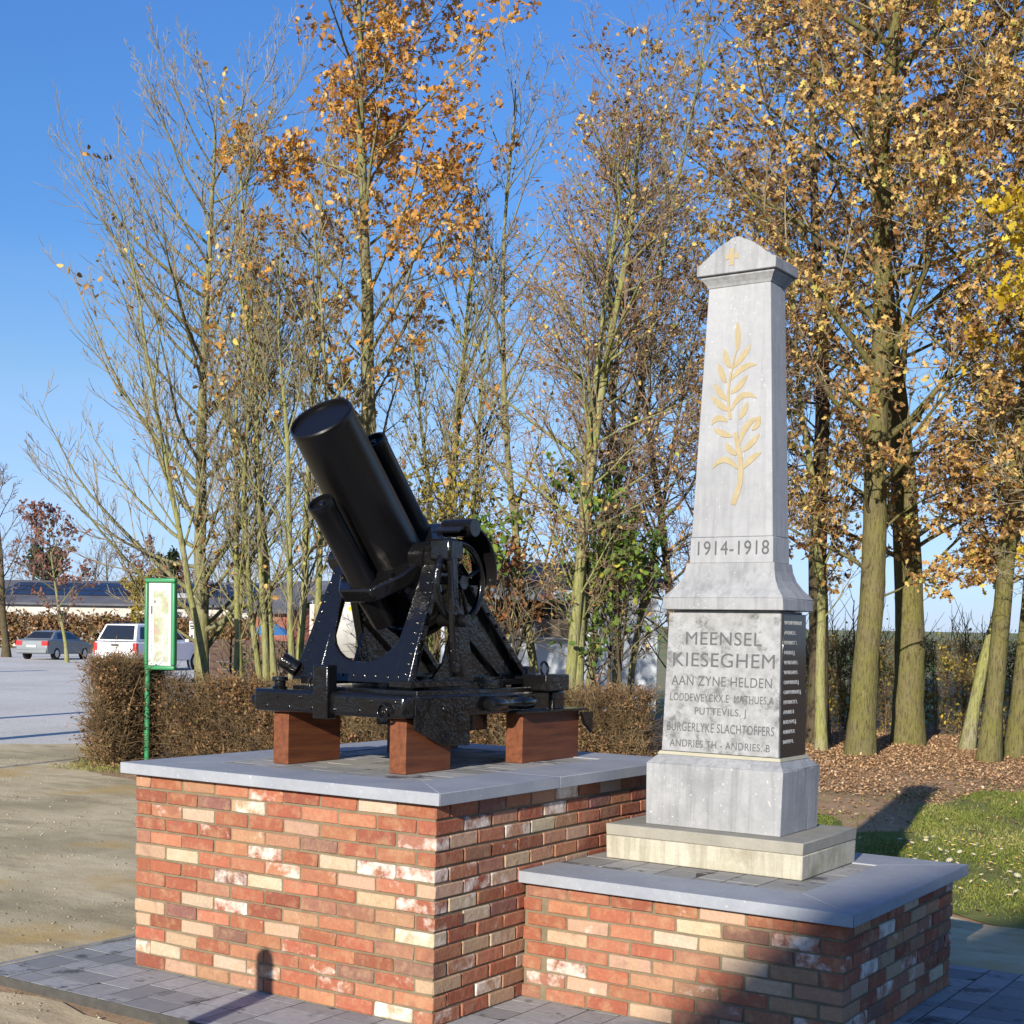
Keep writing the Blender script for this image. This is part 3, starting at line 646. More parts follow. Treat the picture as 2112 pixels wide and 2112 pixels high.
def text(body, parent, loc, rot, size, width=None, mat=None, xs=1.0, align='CENTER', name='inscription'):
    c = bpy.data.curves.new(name, 'FONT'); c.body = body; c.size = size; c.align_x = align; c.align_y = 'CENTER'; c.extrude = .0006; c.space_character = 1.08; c.offset = 0.0
    c.materials.append(mat or M['ink']); o = link(name, c, parent); o.location = loc; o.rotation_euler = rot
    bpy.context.view_layer.update(); dg = bpy.context.evaluated_depsgraph_get(); k = width/max(o.dimensions.x, 1e-4) if width else xs
    me = bpy.data.meshes.new_from_object(o.evaluated_get(dg)); bpy.data.objects.remove(o); bpy.data.curves.remove(c)
    me.transform(Matrix.Diagonal((k, 1, 1, 1))); me.name = name
    o = link(name, me, parent); o.location = loc; o.rotation_euler = rot
    return o
tilt = math.atan2(.013, zb-za)
text('1914-1918', mon, (.004, -.1035, rel(2.150)), (pi/2-.01, 0, 0), .098, .375)
def fy(z): return -(.176+(.163-.176)*(z-za)/(zb-za))-.0008
lines = [('MEENSEL', 1.705, .092, .40, 0), ('KIESEGHEM', 1.600, .098, .535, .005), ('AAN ZYNE HELDEN', 1.497, .068, .53, 0), ('LODDEWEYCKX.E  MATHUES.A', 1.415, .054, .545, 0), ('PUTTEVILS. J', 1.350, .050, .27, 0), ('BURGERLYKE SLACHTOFFERS', 1.268, .064, .565, 0), ('ANDRIES TH - ANDRIES. B', 1.187, .052, .53, 0)]
for t, z, s_, w, dx in lines: text(t, fp, (dx, fy(rel(z)), rel(z)), (pi/2-tilt, 0, -.0), s_, w)
names = ['VANCAUWENBERGHE', 'ANDRIES L.', 'HENDRICX T.', 'NAEBOS J.', 'VANDEGAER L.', 'VANDEGAER F.', 'CAUWBERGHS J.', 'CAUWENBERGHS J.', 'HENDRICKX L.', 'ANDRIES B', 'BOELMANS J.', 'OORDENS M.', 'DAENEN L.']
for i, t in enumerate(names):
    z = rel(1.79-i*.0475); x = .314+(.300-.314)*(z-za)/(zb-za)+.0008
    text(t, rp_, (x, -.133, z), (pi/2-.02, 0, pi/2), .026, min(.255, .0145*len(t)), M['white_letter'], align='LEFT')

# ------------------------------------------------------------------ trench mortar on its timber blocks
bg_ = 'hardwood blocks under the mortar'
for i, (x, y, w, d, lab) in enumerate([(-1.33, .48, .10, .41, 'brown hardwood block under the front end of the mortar, furthest from the obelisk'), (-.59, .49, .10, .37, 'brown hardwood block under the near front corner of the mortar'),
                          (-.52, 1.41, .105, .585, 'long brown hardwood block under the rear of the mortar beside the obelisk'), (-1.33, 1.42, .10, .56, 'brown hardwood block half hidden beneath the far rear of the mortar')]):
    o = MB().box(-w/2, w/2, 0, d, 0, .262).build('timber_block', M['block'], None, None, .003, 2); o.location = (x, y, ZB-.003); tag(o, lab, 'timber block', bg_)
gun = empty('trench_mortar', (-.93, 1.1, ZB+.26), 0, 'black painted heavy trench mortar with short fat barrel pointing up', 'mortar')
GO = Vector((-.93, 1.1, ZB+.26))
class G(MB):
    def __init__(s): super().__init__(); s.M = Matrix.Translation(-GO)
e_ = math.radians(48); DN = Vector((0, math.cos(e_), -math.sin(e_))); NN = Vector((0, math.sin(e_), math.cos(e_))); XX = Vector((1, 0, 0)); A0 = Vector((-.93, .287, 2.721))
def P(d, h=0, x=0): return A0+DN*d+NN*h+XX*x
br = G().lathe(P(0), DN, [(.016, .10), (.016, .147), (.0, .150), (-.004, .156), (.004, .162), (.03, .162), (.034, .160), (.9, .168)], 48, True, True).build('barrel', M['gloss'], gun, 35)
jk = G().lathe(P(.87), DN, [(0, .19), (.05, .192), (.055, .182), (.30, .180), (.305, .188), (.34, .188), (.345, .175), (.40, .165), (.43, .12)], 40).build('breech_jacket', M['tar'], gun, 35)
for h, d0, d1 in ((-.262, .30, 1.06), (.262, .31, 1.12)):
    G().lathe(P(d0, h), DN, [(.02, .03), (.02, .052), (0, .055), (0, .066), (.03, .067), (.035, .064), (d1-d0-.3, .064), (d1-d0-.29, .069), (d1-d0-.2, .069), (d1-d0, .06)], 28).build('recoil_cylinder', M['gloss'], gun, 35)
    b_ = G().lathe(P(d0+.004, h), DN, [(0, .012), (.014, .022), (.017, .022)], 12); b_.build('cylinder_plug', M['tar'], gun, 35)
# yoke collar holding barrel and recoil cylinders
ol = [(-.10, -.345), (.10, -.345), (.20, -.19), (.235, -.06), (.235, .07), (.20, .2), (.10, .355), (-.10, .355), (-.20, .2), (-.235, .07), (-.235, -.06), (-.20, -.19)]
G().prism([P(.84+h*.18, h, x) for x, h in ol], DN*.085).build('yoke_collar', M['tar'], gun, None, .012, 2)
bl = G()
for x, h in ((.17, -.24), (-.17, -.24), (.22, 0), (-.22, 0), (.17, .27), (-.17, .27)): bl.cyl(P(.82+h*.18, h*.9, x*.9), P(.94+h*.18, h*.9, x*.9), .016, 8)
o = bl.build('collar_bolts', M['tar'], gun); o['kind'] = 'stuff'
# base frame
zb0, zb1 = ZB+.265, ZB+.375
def gbox(name, x0, x1, y0, y1, z0_, z1_, bev=.012, mat='tar', ): return G().box(x0, x1, y0, y1, z0_, z1_).build(name, M[mat], gun, None, bev, 3)
gbox('front_beam', -1.47, -.50, .42, .56, zb0, zb1+.005, .022)
gbox('side_beam', -.615, -.50, .555, 1.80, zb0-.0, zb1+.0, .014)
gbox('side_beam', -1.36, -1.25, .555, 1.80, zb0, zb1, .014)
gbox('rear_beam', -1.40, -.48, 1.74, 1.86, zb0, zb1, .014)
gbox('deck_plate', -1.33, -.53, .56, 1.76, zb1-.05, zb1+.022, .006)
gbox('cross_beam', -1.25, -.615, 1.15, 1.30, zb0-.09, zb1-.055, .01)
G().lathe((-.93, 1.2, zb1+.022), (0, 0, 1), [(0, .41), (.035, .41), (.04, .385), (.058, .385)], 40).build('turntable', M['tar'], gun, 30)
G().prism([(-.494, .50, zb0+.10), (-.494, .50, zb0-.05), (-.494, .56, zb0-.075), (-.494, .72, zb0-.135), (-.494, .96, zb0-.15), (-.494, .965, zb0+.10)], (-.014, 0, 0)).build('hanging_plate', M['tar'], gun, None, .003, 1)
gbox('rear_bracket', -.66, -.43, 1.58, 1.82, zb1+.0, zb1+.09, .008)
G().prism([(-.43, 1.35, zb0-.004), (-.43, 2.03, zb0-.004), (-.64, 2.03, zb0-.004), (-.64, 1.35, zb0-.004)], (0, 0, .014)).build('outrigger_plate', M['tar'], gun, None, .003, 1)
G().prism([(-.42, 1.95, zb0-.012), (-.42, 2.07, zb0-.012), (-.42, 2.07, zb0-.13), (-.42, 1.99, zb0-.08)], (-.02, 0, 0)).build('outrigger_flap', M['tar'], gun)
G().lathe((-.478, 1.08, zb0+.055), (0, 1, 0), [(0, .022), (.02, .036), (.16, .036), (.17, .03), (.30, .03), (.31, .036), (.42, .036), (.45, .02)], 16).build('spring_tube', M['tar'], gun, 35)
G().box(-1.05, -.955, .395, .47, zb0-.02, zb0+.245).build('front_post', M['tar'], gun, None, .006, 2)
G().lathe((-1.35, .49, zb1), (0, 0, 1), [(0, .036), (.012, .04), (.02, .03), (.04, .03), (.045, .042), (.062, .042), (.068, .02)], 16).build('lashing_knob', M['tar'], gun, 35)
G().lathe((-1.53, .49, zb0+.05), (1, 0, 0), [(0, .022), (.01, .03), (.03, .03), (.035, .04), (.08, .046)], 14).build('end_boss', M['tar'], gun, 35)
for c, ax_ in (((-1.10, .47, zb1+.04), (0, 1, 0)), ((-.62, .405, zb0+.035), (.25, 1, 0)), ((-.52, 1.70, zb1+.12), (1, 0, .1))):
    G().torus(c, ax_, .036, .0075, 20, 8).build('lashing_ring', M['tar'], gun, 60)
# cheeks of the carriage
zt_ = zb1+.05; TR = Vector((-.93, .287, 2.721))+DN*.86
for sgn in (1, -1):
    xc = -.93+sgn*.285
    top = Vector((xc, TR.y+.02, TR.z)); ff = Vector((xc, .60, zt_)); rf = Vector((xc, 1.66, zt_))
    G().prism([(xc-.008, .80, zt_), (xc-.008, rf.y-.05, zt_), (xc-.008, 1.38, zt_+.27), (xc-.008, 1.15, zt_+.50), (xc-.008, top.y+.12, top.z-.12), (xc-.008, top.y+.06, top.z-.20), (xc-.008, .99, zt_+.27), (xc-.008, .92, zt_+.10)], (.016, 0, 0)).build('cheek_plate', M['tar'], gun)
    G().bar(ff, top+Vector((0, -.045, 0)), .10, .05).build('front_leg', M['tar'], gun, None, .008, 2)
    G().bar(rf+Vector((0, 0, .012)), top+Vector((0, .12, -.03)), .09, .045).build('rear_strut', M['tar'], gun, None, .008, 2)
    G().bar(rf+Vector((0, -.22, .012)), top+Vector((0, .09, -.30)), .07, .03).build('inner_strut', M['tar'], gun, None, .006, 2)
    G().bar((xc+sgn*.02, 1.10, zt_), (xc+sgn*.02, top.y+.06, top.z-.08), .06, .10).build('middle_post', M['tar'], gun, None, .008, 2)
    G().box(xc-.07, xc+.07, 0.57, 1.76, zt_-.018, zt_+.016).build('foot_flange', M['tar'], gun, None, .004, 1)
    G().cyl(rf+Vector((-.05, .03, .03)), rf+Vector((.05, .03, .03)), .05, 20).build('strut_foot', M['tar'], gun, 35)
    G().lathe(TR+XX*(sgn*.16), XX*sgn, [(0, .085), (.09, .085), (.095, .075), (.20, .075), (.205, .055), (.225, .055)], 24).build('trunnion', M['tar'], gun, 35)
    G().box(xc-.055, xc+.055, top.y-.085, top.y+.085, top.z-.13, top.z+.07).build('trunnion_bearing', M['tar'], gun, None, .02, 3)
    rv = G(); r_ = random.Random(3+sgn)
    for i in range(9):
        for s_ in (-.032, .032):
            p = ff.lerp(top, (i+.6)/10)+Vector((s_, -.045, 0)); rv.lathe(p+Vector((0, .022, -.01)), (0, -1, .35), [(0, .011), (.008, .008), (.011, .002)], 8)
        q = rf.lerp(top, (i+.5)/10)+Vector((sgn*.046, .03, .012)); rv.lathe(q, (sgn, 0, 0), [(0, .010), (.007, .007), (.009, .002)], 8)
        q = ff.lerp(top, (i+.5)/10)+Vector((sgn*.05, -.02, 0)); rv.lathe(q, (sgn, 0, 0), [(0, .010), (.007, .007), (.009, .002)], 8)
        rv.lathe((xc+sgn*.05, .63+i*.13, zt_+.016), (0, 0, 1), [(0, .011), (.007, .008), (.01, .002)], 8)
    o = rv.build('rivets', M['tar'], gun, 40); o['kind'] = 'stuff'
# front yoke plate with round cut-out
ua = Vector((0, .575, zt_)); ub = Vector((0, TR.y-.06, TR.z-.02)); uv = (ub-ua)
def U(x, t): return Vector((-.93+x, 0, 0))+ua+uv*t
pl = [U(-.42, 0), U(.36, 0), U(.325, .42), U(.335, .98), U(.245, .98), U(.225, .60)]
for i in range(13):
    a = -i*pi/12; pl.append(U(.215*math.cos(a), .44+.285*math.sin(a)))
pl += [U(-.225, .60), U(-.225, .92), U(-.30, .98), U(-.345, .80), U(-.385, .30)]
G().prism(pl, (0, .022, .008)).build('front_yoke_plate', M['tar'], gun, None, .004, 1)
G().cyl((-1.40, .56, zt_+.10), (-1.33, .60, zt_+.05), .042, 14).build('clamp_nut', M['tar'], gun, 35)
rv = G()
for x0_, x1_ in ((-.365, -.315), (.30, .29), (.345, .325)):
    for i in range(11):
        t = .08+i*.083; p = U(x0_+(x1_-x0_)*t, t); rv.lathe(p+Vector((0, .004, 0)), (0, -1, .36), [(0, .0105), (.009, .008), (.012, .002)], 8)
for i in range(9): rv.lathe(U(-.30+i*.07, .055)+Vector((0, .004, 0)), (0, -1, .36), [(0, .0105), (.009, .008), (.012, .002)], 8)
for i in range(12): rv.lathe((-1.38+i*.075, .42, zb0+.03+.05*(i % 2)), (0, -1, 0), [(-.004, .010), (.006, .008), (.009, .002)], 8)
for i in range(5): rv.lathe((-.494, .54+i*.095, zb0+.04-.03*(i % 2)), (1, 0, 0), [(0, .010), (.006, .008), (.009, .002)], 8)
for i in range(3): rv.lathe((-.494, .72+i*.09, zb0-.09), (1, 0, 0), [(0, .010), (.006, .008), (.009, .002)], 8)
o = rv.build('rivets', M['tar'], gun, 40); o['kind'] = 'stuff'
# hand wheel, guard and gear box
wc = Vector((-.53, TR.y+.03, TR.z-.12))
wh = G().torus(wc, (1, 0, 0), .195, .019, 40, 10)
for k in range(4):
    a = k*pi/2+.4; wh.cyl(wc, wc+Vector((0, math.cos(a), math.sin(a)))*.195, .011, 8)
wh.cyl(wc-Vector((.05, 0, 0)), wc+Vector((.03, 0, 0)), .035, 16); wh.build('hand_wheel', M['tar'], gun, 40)
gc = wc+Vector((.02, .0, .05)); bnd = []; n = 22
for i in range(n+1):
    a = math.radians(122-136*i/n); bnd.append((math.cos(a), math.sin(a)))
b = G(); vs = []
for cy_, sz_ in bnd:
    for r_, x in ((.232, -.10), (.232, .05), (.222, .05), (.222, -.10)): vs.append(gc+Vector((x, cy_*r_, sz_*r_)))
fs = []
for i in range(n):
    for k in range(4): fs.append((i*4+k, i*4+(k+1) % 4, (i+1)*4+(k+1) % 4, (i+1)*4+k))
fs += [(0, 1, 2, 3), (n*4, n*4+1, n*4+2, n*4+3)]
b.add(vs, fs); b.build('wheel_guard', M['gloss'], gun, 40)
G().box(-.60, -.47, TR.y-.14, TR.y-.02, TR.z-.02, TR.z+.09).build('gear_box', M['tar'], gun, None, .015, 2)
G().cyl((-.62, TR.y+.03, TR.z+.15), (-.44, TR.y+.03, TR.z+.15), .045, 18).build('sight_drum', M['tar'], gun, 35)
G().bar((-.485, TR.y-.10, TR.z+.0), (-.485, TR.y-.05, zt_+.06), .035, .05).build('elevating_rack', M['tar'], gun, None, .006, 1)
G().cyl((-.60, TR.y-.03, TR.z-.31), (-.43, TR.y-.03, TR.z-.31), .032, 14).build('pinion_shaft', M['tar'], gun, 35)
#@@PART3

# ------------------------------------------------------------------ trees
ASH1 = [(56, .15, .97, 44, 80, .37, 'ash', .95, .06, 10), (10, .2, .98, 22, 46, .40, 'flat', .6, .07, 5), (6, .2, .98, 22, 45, .42, 'flat', .5, .08, 3)]
WHIP = [(26, .22, .97, 22, 46, .22, 'dome', .5, .06, 6), (7, .2, .97, 25, 50, .42, 'flat', .35, .08, 4), (5, .2, .97, 25, 50, .45, 'flat', .2, .1, 3)]
OAKC = [(38, .20, .98, 38, 68, .25, 'dome', .35, .10, 7), (10, .2, .98, 30, 58, .42, 'flat', .25, .12, 4), (7, .2, .98, 30, 60, .45, 'flat', .15, .14, 3)]
OAKB = [(40, .15, .97, 38, 74, .36, 'dome', .30, .10, 9), (11, .22, .98, 30, 58, .40, 'flat', .25, .12, 5), (8, .2, .98, 30, 60, .42, 'flat', .1, .14, 3)]
def mstem(n, spread, lean, seed, f0=.7):
    r_ = random.Random(seed); return [(r_.gauss(0, spread), r_.gauss(0, spread), r_.gauss(0, lean), r_.gauss(0, lean), r_.uniform(f0, 1)) for _ in range(n)]
def rr_(dx): return (rt.x*dx, rt.y*dx)      # lean along the picture's horizontal
T = []
gb, go = 'bare trees behind the hedge', 'oaks in autumn leaf'
tree('ash_tree', 'tall bare ash tree with upswept twigs, nearest the green map sign', 'tree', (-10.93, 9.43, GZ), dict(H=9.0, r=.115, bark='bark_ash', lev=ASH1, rmin=.0036, stems=[(0, 0, -.05, -.035, 1)], twig=.03, bias=(-.26, -.18, 0)), 21, gb)
tree('young_tree', 'slender bare stems leaning left beside the tall ash', 'tree', (-10.05, 9.25, GZ), dict(H=8.0, r=.055, bark='bark_pale', lev=WHIP, rmin=.003, stems=mstem(3, .16, .07, 5), leaf=(1, .085, 'lf_brown', .0, .14)), 22, gb)
tree('young_tree', 'clump of pale green multi-stemmed trunks left of the mortar', 'tree', (-9.35, 9.45, GZ), dict(H=8.6, r=.06, bark='bark_pale', lev=WHIP, rmin=.003, stems=[(-.24, -.1, -.05, -.03, .8), (-.10, -.05, .00, .0, 1), (.06, .06, .03, .03, .95), (.22, .1, .06, .05, .85), (-.32, .1, -.14, -.1, .7), (.14, -.15, .02, .0, .8)], leaf=(1, .085, 'lf_brown', .0, .25)), 23, gb)
tree('oak_tree', 'tall oak with orange leaves rising directly behind the mortar', 'tree', (-9.75, 11.45, GZ), dict(H=11.6, r=.15, bark='bark_ash', lev=OAKC, lobed=1, rmin=.003, stems=[(0, 0, .012, .012, 1)], leaf=(5, .095, 'lf_orange', .05, .9, lambda h, c: np.clip((h-.34)/.34, .05, 1)*.95)), 24, go)
tree('young_tree', 'bare forked tree with pale stems just right of the mortar muzzle', 'tree', (-8.4, 11.75, GZ), dict(H=8.4, r=.06, bark='bark_pale', lev=WHIP, rmin=.003, stems=[(-.1, 0, -.05, -.03, .9), (.05, .05, .02, .02, 1), (.2, 0, .06, .05, .86), (-.25, .1, -.09, -.06, .8)], leaf=(1, .08, 'lf_olive', .15, .0)), 25, gb)
tree('young_tree', 'very tall thin bare tree midway between mortar and obelisk', 'tree', (-6.85, 12.25, GZ), dict(H=10.2, r=.065, bark='bark_ash', lev=WHIP, rmin=.003, stems=[(-.1, -.05, -.035, -.03, .98), (.16, .05, .015, .01, 1), (.4, .2, .05, .03, .8)]), 26, gb)
tree('young_tree', 'thick pale trunk leaning right with sparse purple brown leaves', 'tree', (-6.0, 11.0, GZ), dict(H=9.4, r=.088, bark='bark_pale', lev=OAKC, rmin=.003, twigm='twig_red', stems=[(0, 0, .05, .04, 1), (.1, .05, .12, .09, .9)], leaf=(1, .062, 'lf_brown', .04, .34)), 27, gb)
tree('young_tree', 'dense twiggy tree with small russet leaves left of the obelisk tip', 'tree', (-5.75, 12.6, GZ), dict(H=9.8, r=.065, bark='bark_ash', lev=OAKC, rmin=.003, twigm='twig_red', stems=mstem(2, .18, .06, 9), leaf=(1, .066, 'lf_brown', .05, .45)), 28, gb)
tree('young_tree', 'dark slim tree close behind the left edge of the obelisk', 'tree', (-4.95, 12.75, GZ), dict(H=8.8, r=.07, bark='bark_dark', lev=OAKC, rmin=.003, twigm='twig_red', stems=mstem(2, .15, .05, 10), leaf=(1, .07, 'lf_brown', .06, .6)), 29, gb)
tree('oak_tree', 'big oak with brown leaves and forked mossy trunk right of the obelisk', 'tree', (-3.88, 16.47, GZ), dict(H=14.5, r=.205, bark='bark_oak', lev=OAKB, lobed=1, rmin=.0034, flare=.38, k=14, seg=44, lump=.045, leaf=(9, .092, 'lf_brown', .6, .68)), 30, go)
tree('oak_tree', 'thickest dark trunked oak standing second right of the obelisk', 'tree', (-4.03, 19.28, GZ), dict(H=15, r=.26, bark='bark_oak', lev=OAKB, lobed=1, rmin=.0036, flare=.3, k=14, seg=44, lump=.045, leaf=(7, .095, 'lf_brown', .55, .62)), 31, go)
tree('oak_tree', 'slim pale trunk curving right behind the two rightmost trunks', 'tree', (-2.95, 18.9, GZ), dict(H=11.5, r=.10, bark='bark_pale', lev=OAKC, lobed=1, rmin=.0034, stems=[(0, 0, .10, .08, 1)], tup=.9, leaf=(4, .092, 'lf_brown', .4, .6)), 32, go)
tree('oak_tree', 'straight pale oak trunk in front at the right edge', 'tree', (-2.04, 16.76, GZ), dict(H=13, r=.138, bark='bark_oak', lev=OAKC, lobed=1, rmin=.0034, k=12, stems=[(0, 0, .05, .035, 1)], leaf=(6, .092, 'lf_brown', .6, .66)), 33, go)
tree('oak_tree', 'rightmost oak trunk half cut by the picture edge', 'tree', (-1.9, 17.85, GZ), dict(H=13, r=.142, bark='bark_oak', lev=OAKC, lobed=1, rmin=.0034, k=12, stems=[(0, 0, .04, .03, 1)], leaf=(6, .092, 'lf_brown', .6, .66)), 34, go)
tree('oak_tree', 'brown barked oak partly hidden behind the obelisk name plate', 'tree', (-5.2, 18.2, GZ), dict(H=12.5, r=.17, bark='bark_dark', lev=OAKC, lobed=1, rmin=.0034, k=12, stems=[(0, 0, -.02, -.015, 1)], leaf=(4, .092, 'lf_brown', .3, .55)), 35, go)
tree('young_tree', 'thin wavy green stem against the brown trunk beside the obelisk', 'tree', (-4.62, 16.8, GZ), dict(H=8.5, r=.085, bark='bark_pale', lev=WHIP, rmin=.003, stems=[(0, 0, .01, .01, 1)], twig=.06, leaf=(2, .11, 'lf_brown', .2, .5)), 36, gb)
tree('maple_tree', 'bright yellow leaved maple at the right edge of the picture', 'tree', (-.45, 15.7, GZ), dict(H=8.4, r=.11, bark='bark_oak', lev=OAKC, lobed=1, rmin=.0034, stems=[(0, 0, -.02, -.01, 1)], leaf=(5, .13, 'lf_yellow', .1, .8, lambda h, c: np.clip((h-.66)/.1, 0, .6))), 37)
BUSH = [(15, .38, .97, 25, 60, .34, 'flat', .25, .12, 5), (6, .2, .98, 30, 60, .45, 'flat', .1, .14, 3)]
def bush(label, base, H, seed, mat, per, size, n=6, sp=.3, lean=.14, bk='bark_dark', p=(.55, .85), tm='twig', lo=.55):
    return tree('shrub', label, 'shrub', (*base, GZ), dict(H=H, r=.032, bark=bk, twigm=tm, lev=BUSH, rmin=.003, k=6, flare=.2, stems=mstem(n, sp, lean, seed, .55), leaf=(per, size, mat, *p, lambda h, c: np.clip((h-lo)/.12, .04, p[1]))), seed, 'shrubs between hedge and trees')
bush('yellowing leafy shrub behind the mortar hand wheel', (-7.9, 10.9), 4.6, 41, 'lf_olive', 3, .085, 6, .35)
bush('tall olive shrub at the back of the mortar barrel', (-8.5, 11.1), 4.4, 42, 'lf_olive', 2, .08, 6, .35)
bush('dark green hazel shrub in front of the white food stall', (-6.6, 11.3), 4.3, 43, 'lf_green', 5, .10, 4, .35)
bush('green hazel shrub with round leaves left of the obelisk', (-5.75, 11.55), 3.9, 44, 'lf_green', 5, .10, 5, .3)
bush('copper brown beech sapling beside the mortar wheel guard', (-7.25, 10.75), 3.1, 45, 'lf_beech', 6, .085, 3, .15, .1, 'bark_pale')
bush('bare brushy shrub under the tall ash tree', (-10.5, 10.4), 2.2, 46, 'lf_green', 1, .09, 6, .3, .2, 'bark_dark', (.05, .1))
bush('thin bare brush standing beside the obelisk panel', (-5.1, 13.6), 3.0, 47, 'lf_olive', 1, .1, 7, .35, .1, 'bark_dark', (.06, .12), 'twig_red')

# ------------------------------------------------------------------ hedges
def hedge(label, path, h, wdt, ntw, nlf, seed, mat='lf_hedge', wild=.0, leafs=.042, group='clipped beech hedges', cat='hedge', fat=1.0):
    rng = np.random.default_rng(seed); path = np.array(path, float); seg = np.linalg.norm(np.diff(path, axis=0), axis=1); cum = np.r_[0, np.cumsum(seg)]
    def at(u):
        x = u*cum[-1]; i = np.clip(np.searchsorted(cum, x)-1, 0, len(seg)-1); f = ((x-cum[i])/seg[i])[:, None]; d = (path[i+1]-path[i])/seg[i][:, None]
        return path[i]*(1-f)+path[i+1]*f, np.stack([-d[:, 1], d[:, 0]], 1)
    root = empty('hedge', (path[0][0], path[0][1], GZ), 0, label, cat, group); b0 = np.array([path[0][0], path[0][1], GZ])
    ns = max(8, int(cum[-1]*7)); p, nn = at(rng.random(ns)); P0 = np.c_[p+nn*rng.normal(0, wdt*.15, (ns, 1)), np.full(ns, GZ-.05)]
    P1, R1 = sweep(rng, P0, np.c_[rng.normal(0, .16, (ns, 2)), np.ones(ns)], h*rng.uniform(.75, .98+wild, ns), rng.uniform(.010, .02, ns), np.full(ns, .004), 6, .2, .10)
    p, nn = at(rng.random(ntw)); off = rng.normal(0, 1, (ntw, 1)); off = np.sign(off)*np.abs(off)**.5*wdt*.30
    z = GZ+h*rng.random(ntw)**.85*.92; Q = np.c_[p+nn*off, z]; d = np.c_[nn*np.sign(off)*rng.uniform(.1, 1, (ntw, 1))+rng.normal(0, .6, (ntw, 2)), rng.uniform(-.1, 1, ntw)]
    L = h*rng.uniform(.10, .26, ntw); L = np.minimum(L, np.maximum((GZ+h*(1.02+wild*rng.random(ntw)))-z, .06)*1.2)*np.where(rng.random(ntw) < .05, 1.7, 1)
    P2, R2 = sweep(rng, Q, d, L, fat*rng.uniform(.0028, .006, ntw), np.full(ntw, .002*fat), 4, .2, .22)
    V, F = cat_mesh([tubes(P1, R1, 5), tubes(P2, R2, 3)]); o = link('branches', np_mesh('branches', V-b0, F, M['twig_hedge']), root); o['kind'] = 'stuff'
    if nlf:
        i = rng.integers(0, ntw, nlf); k = rng.integers(1, 5, nlf); C = P2[i, k]+rng.normal(0, .02, (nlf, 3))
        C = C[rng.random(nlf) < np.clip(.6+.9*np.sin(C[:, 0]*3.1+C[:, 2]*4)*np.sin(C[:, 1]*2.3+C[:, 2]*2), .06, 1)]
        V, F = leaf_geo(rng, C, leafs, .2); ti = np.clip(rng.normal(.5, .24, len(C)), 0, 1); o = link('leaves', np_mesh('leaves', V-b0, F, M[mat], np.repeat(ti, 6)), root); o['kind'] = 'stuff'
    return root
hedge('short brown hedge end on the left, before the gap at the map sign', [(-10.50, 7.12), (-10.36, 7.45), (-10.50, 8.05)], 1.42, .55, 6500, 9000, 51)
hedge('long low brown hedge running behind the mortar', [(-10.1, 7.95), (-7.5, 9.0), (-6.2, 9.5), (-4.3, 10.25)], 1.17, .6, 20000, 24000, 52)
hedge('overgrown field hedge with bare shoots behind the oak trunks', [(-8.4, 20.2), (-6.0, 22.3), (-2.7, 23.6), (.5, 24.2)], 1.85, 1.0, 13000, 12000, 53, 'lf_olive', .22, .07, 'field hedges')
def shoots(label, path, h, n, seed):
    rng = np.random.default_rng(seed); a, b = np.array(path[0]), np.array(path[1]); u = rng.random((n, 1)); p = a*(1-u)+b*u+rng.normal(0, .3, (n, 2))
    root = empty('fruit_trees', (*a, GZ), 0, label, 'fruit trees'); b0 = np.array([*a, GZ])
    P, R = sweep(rng, np.c_[p, np.full(n, GZ)], np.c_[rng.normal(0, .12, (n, 2)), np.ones(n)], h*rng.uniform(.6, 1, n), rng.uniform(.02, .035, n), np.full(n, .006), 7, .3, .1)
    q, d, t, r_, _ = sprout(rng, P, R, 12, .35, .98, 25, 60); P2, R2 = sweep(rng, q, d, rng.uniform(.25, .8, len(q)), np.full(len(q), .009), np.full(len(q), .004), 4, .8, .12)
    V, F = cat_mesh([tubes(P, R, 5), tubes(P2, R2, 3)]); o = link('branches', np_mesh('branches', V-b0, F, M['bark_dark']), root); o['kind'] = 'stuff'
shoots('row of small bare orchard trees beyond the field hedge', [(-9, 23.8), (1, 28.5)], 2.7, 60, 54)
hedge('brown brushwood hedge along the far side of the car park', [(-92, 48), (-84, 60), (-70, 68), (-48, 72)], 2.5, 2.2, 14000, 34000, 55, 'lf_hedge', .45, .30, 'far hedges', 'hedge', 6.0)

# ------------------------------------------------------------------ far trees
FAR = [(18, .2, .97, 30, 62, .36, 'dome', .5, .09, 6), (7, .2, .98, 28, 55, .42, 'flat', .3, .1, 4), (5, .2, .98, 28, 55, .45, 'flat', .2, .1, 2)]
def far(label, px, D, H, seed, leaf=None, r=.14, name='far_tree', rmin=.012, bark='bark_dark', lev=FAR, tw='twig_far', dz=0):
    d = fw+rt*((px*1.0932-PCX)/FPX); p = CAM_POS+d*D
    return tree(name, label, 'tree', (p.x, p.y, GZ+dz), dict(H=H, r=r, bark=bark, twigm=tw, lev=lev, rmin=rmin, leaf=leaf), seed, 'trees beyond the car park')
far('bare grey tree at the left edge beyond the parked cars', 12, 74, 9.2, 61, None, .2)
far('young tree with dull red leaves behind the silver car', 126, 66, 6.8, 62, (2, .2, 'lf_red', .5, .9, lambda h, c: np.clip((h-.3)/.3, 0, .9)), .09, 'far_tree', .01, 'bark_pale')
far('round brown tree behind the white pickup', 238, 112, 8.2, 63, (2, .22, 'lf_red', .5, .7), .2)
far('dark evergreen tree standing behind the barn roof on the left', 92, 128, 8.0, 64, (7, .38, 'lf_pine', .9, 1), .2)
far('bushy brown tree between barn and map sign', 262, 100, 5.2, 65, (4, .2, 'lf_olive', .7, .9), .14)
far('small dark conifer above the barn roof near the sign', 313, 140, 8.0, 66, (7, .4, 'lf_pine', .9, 1), .2)
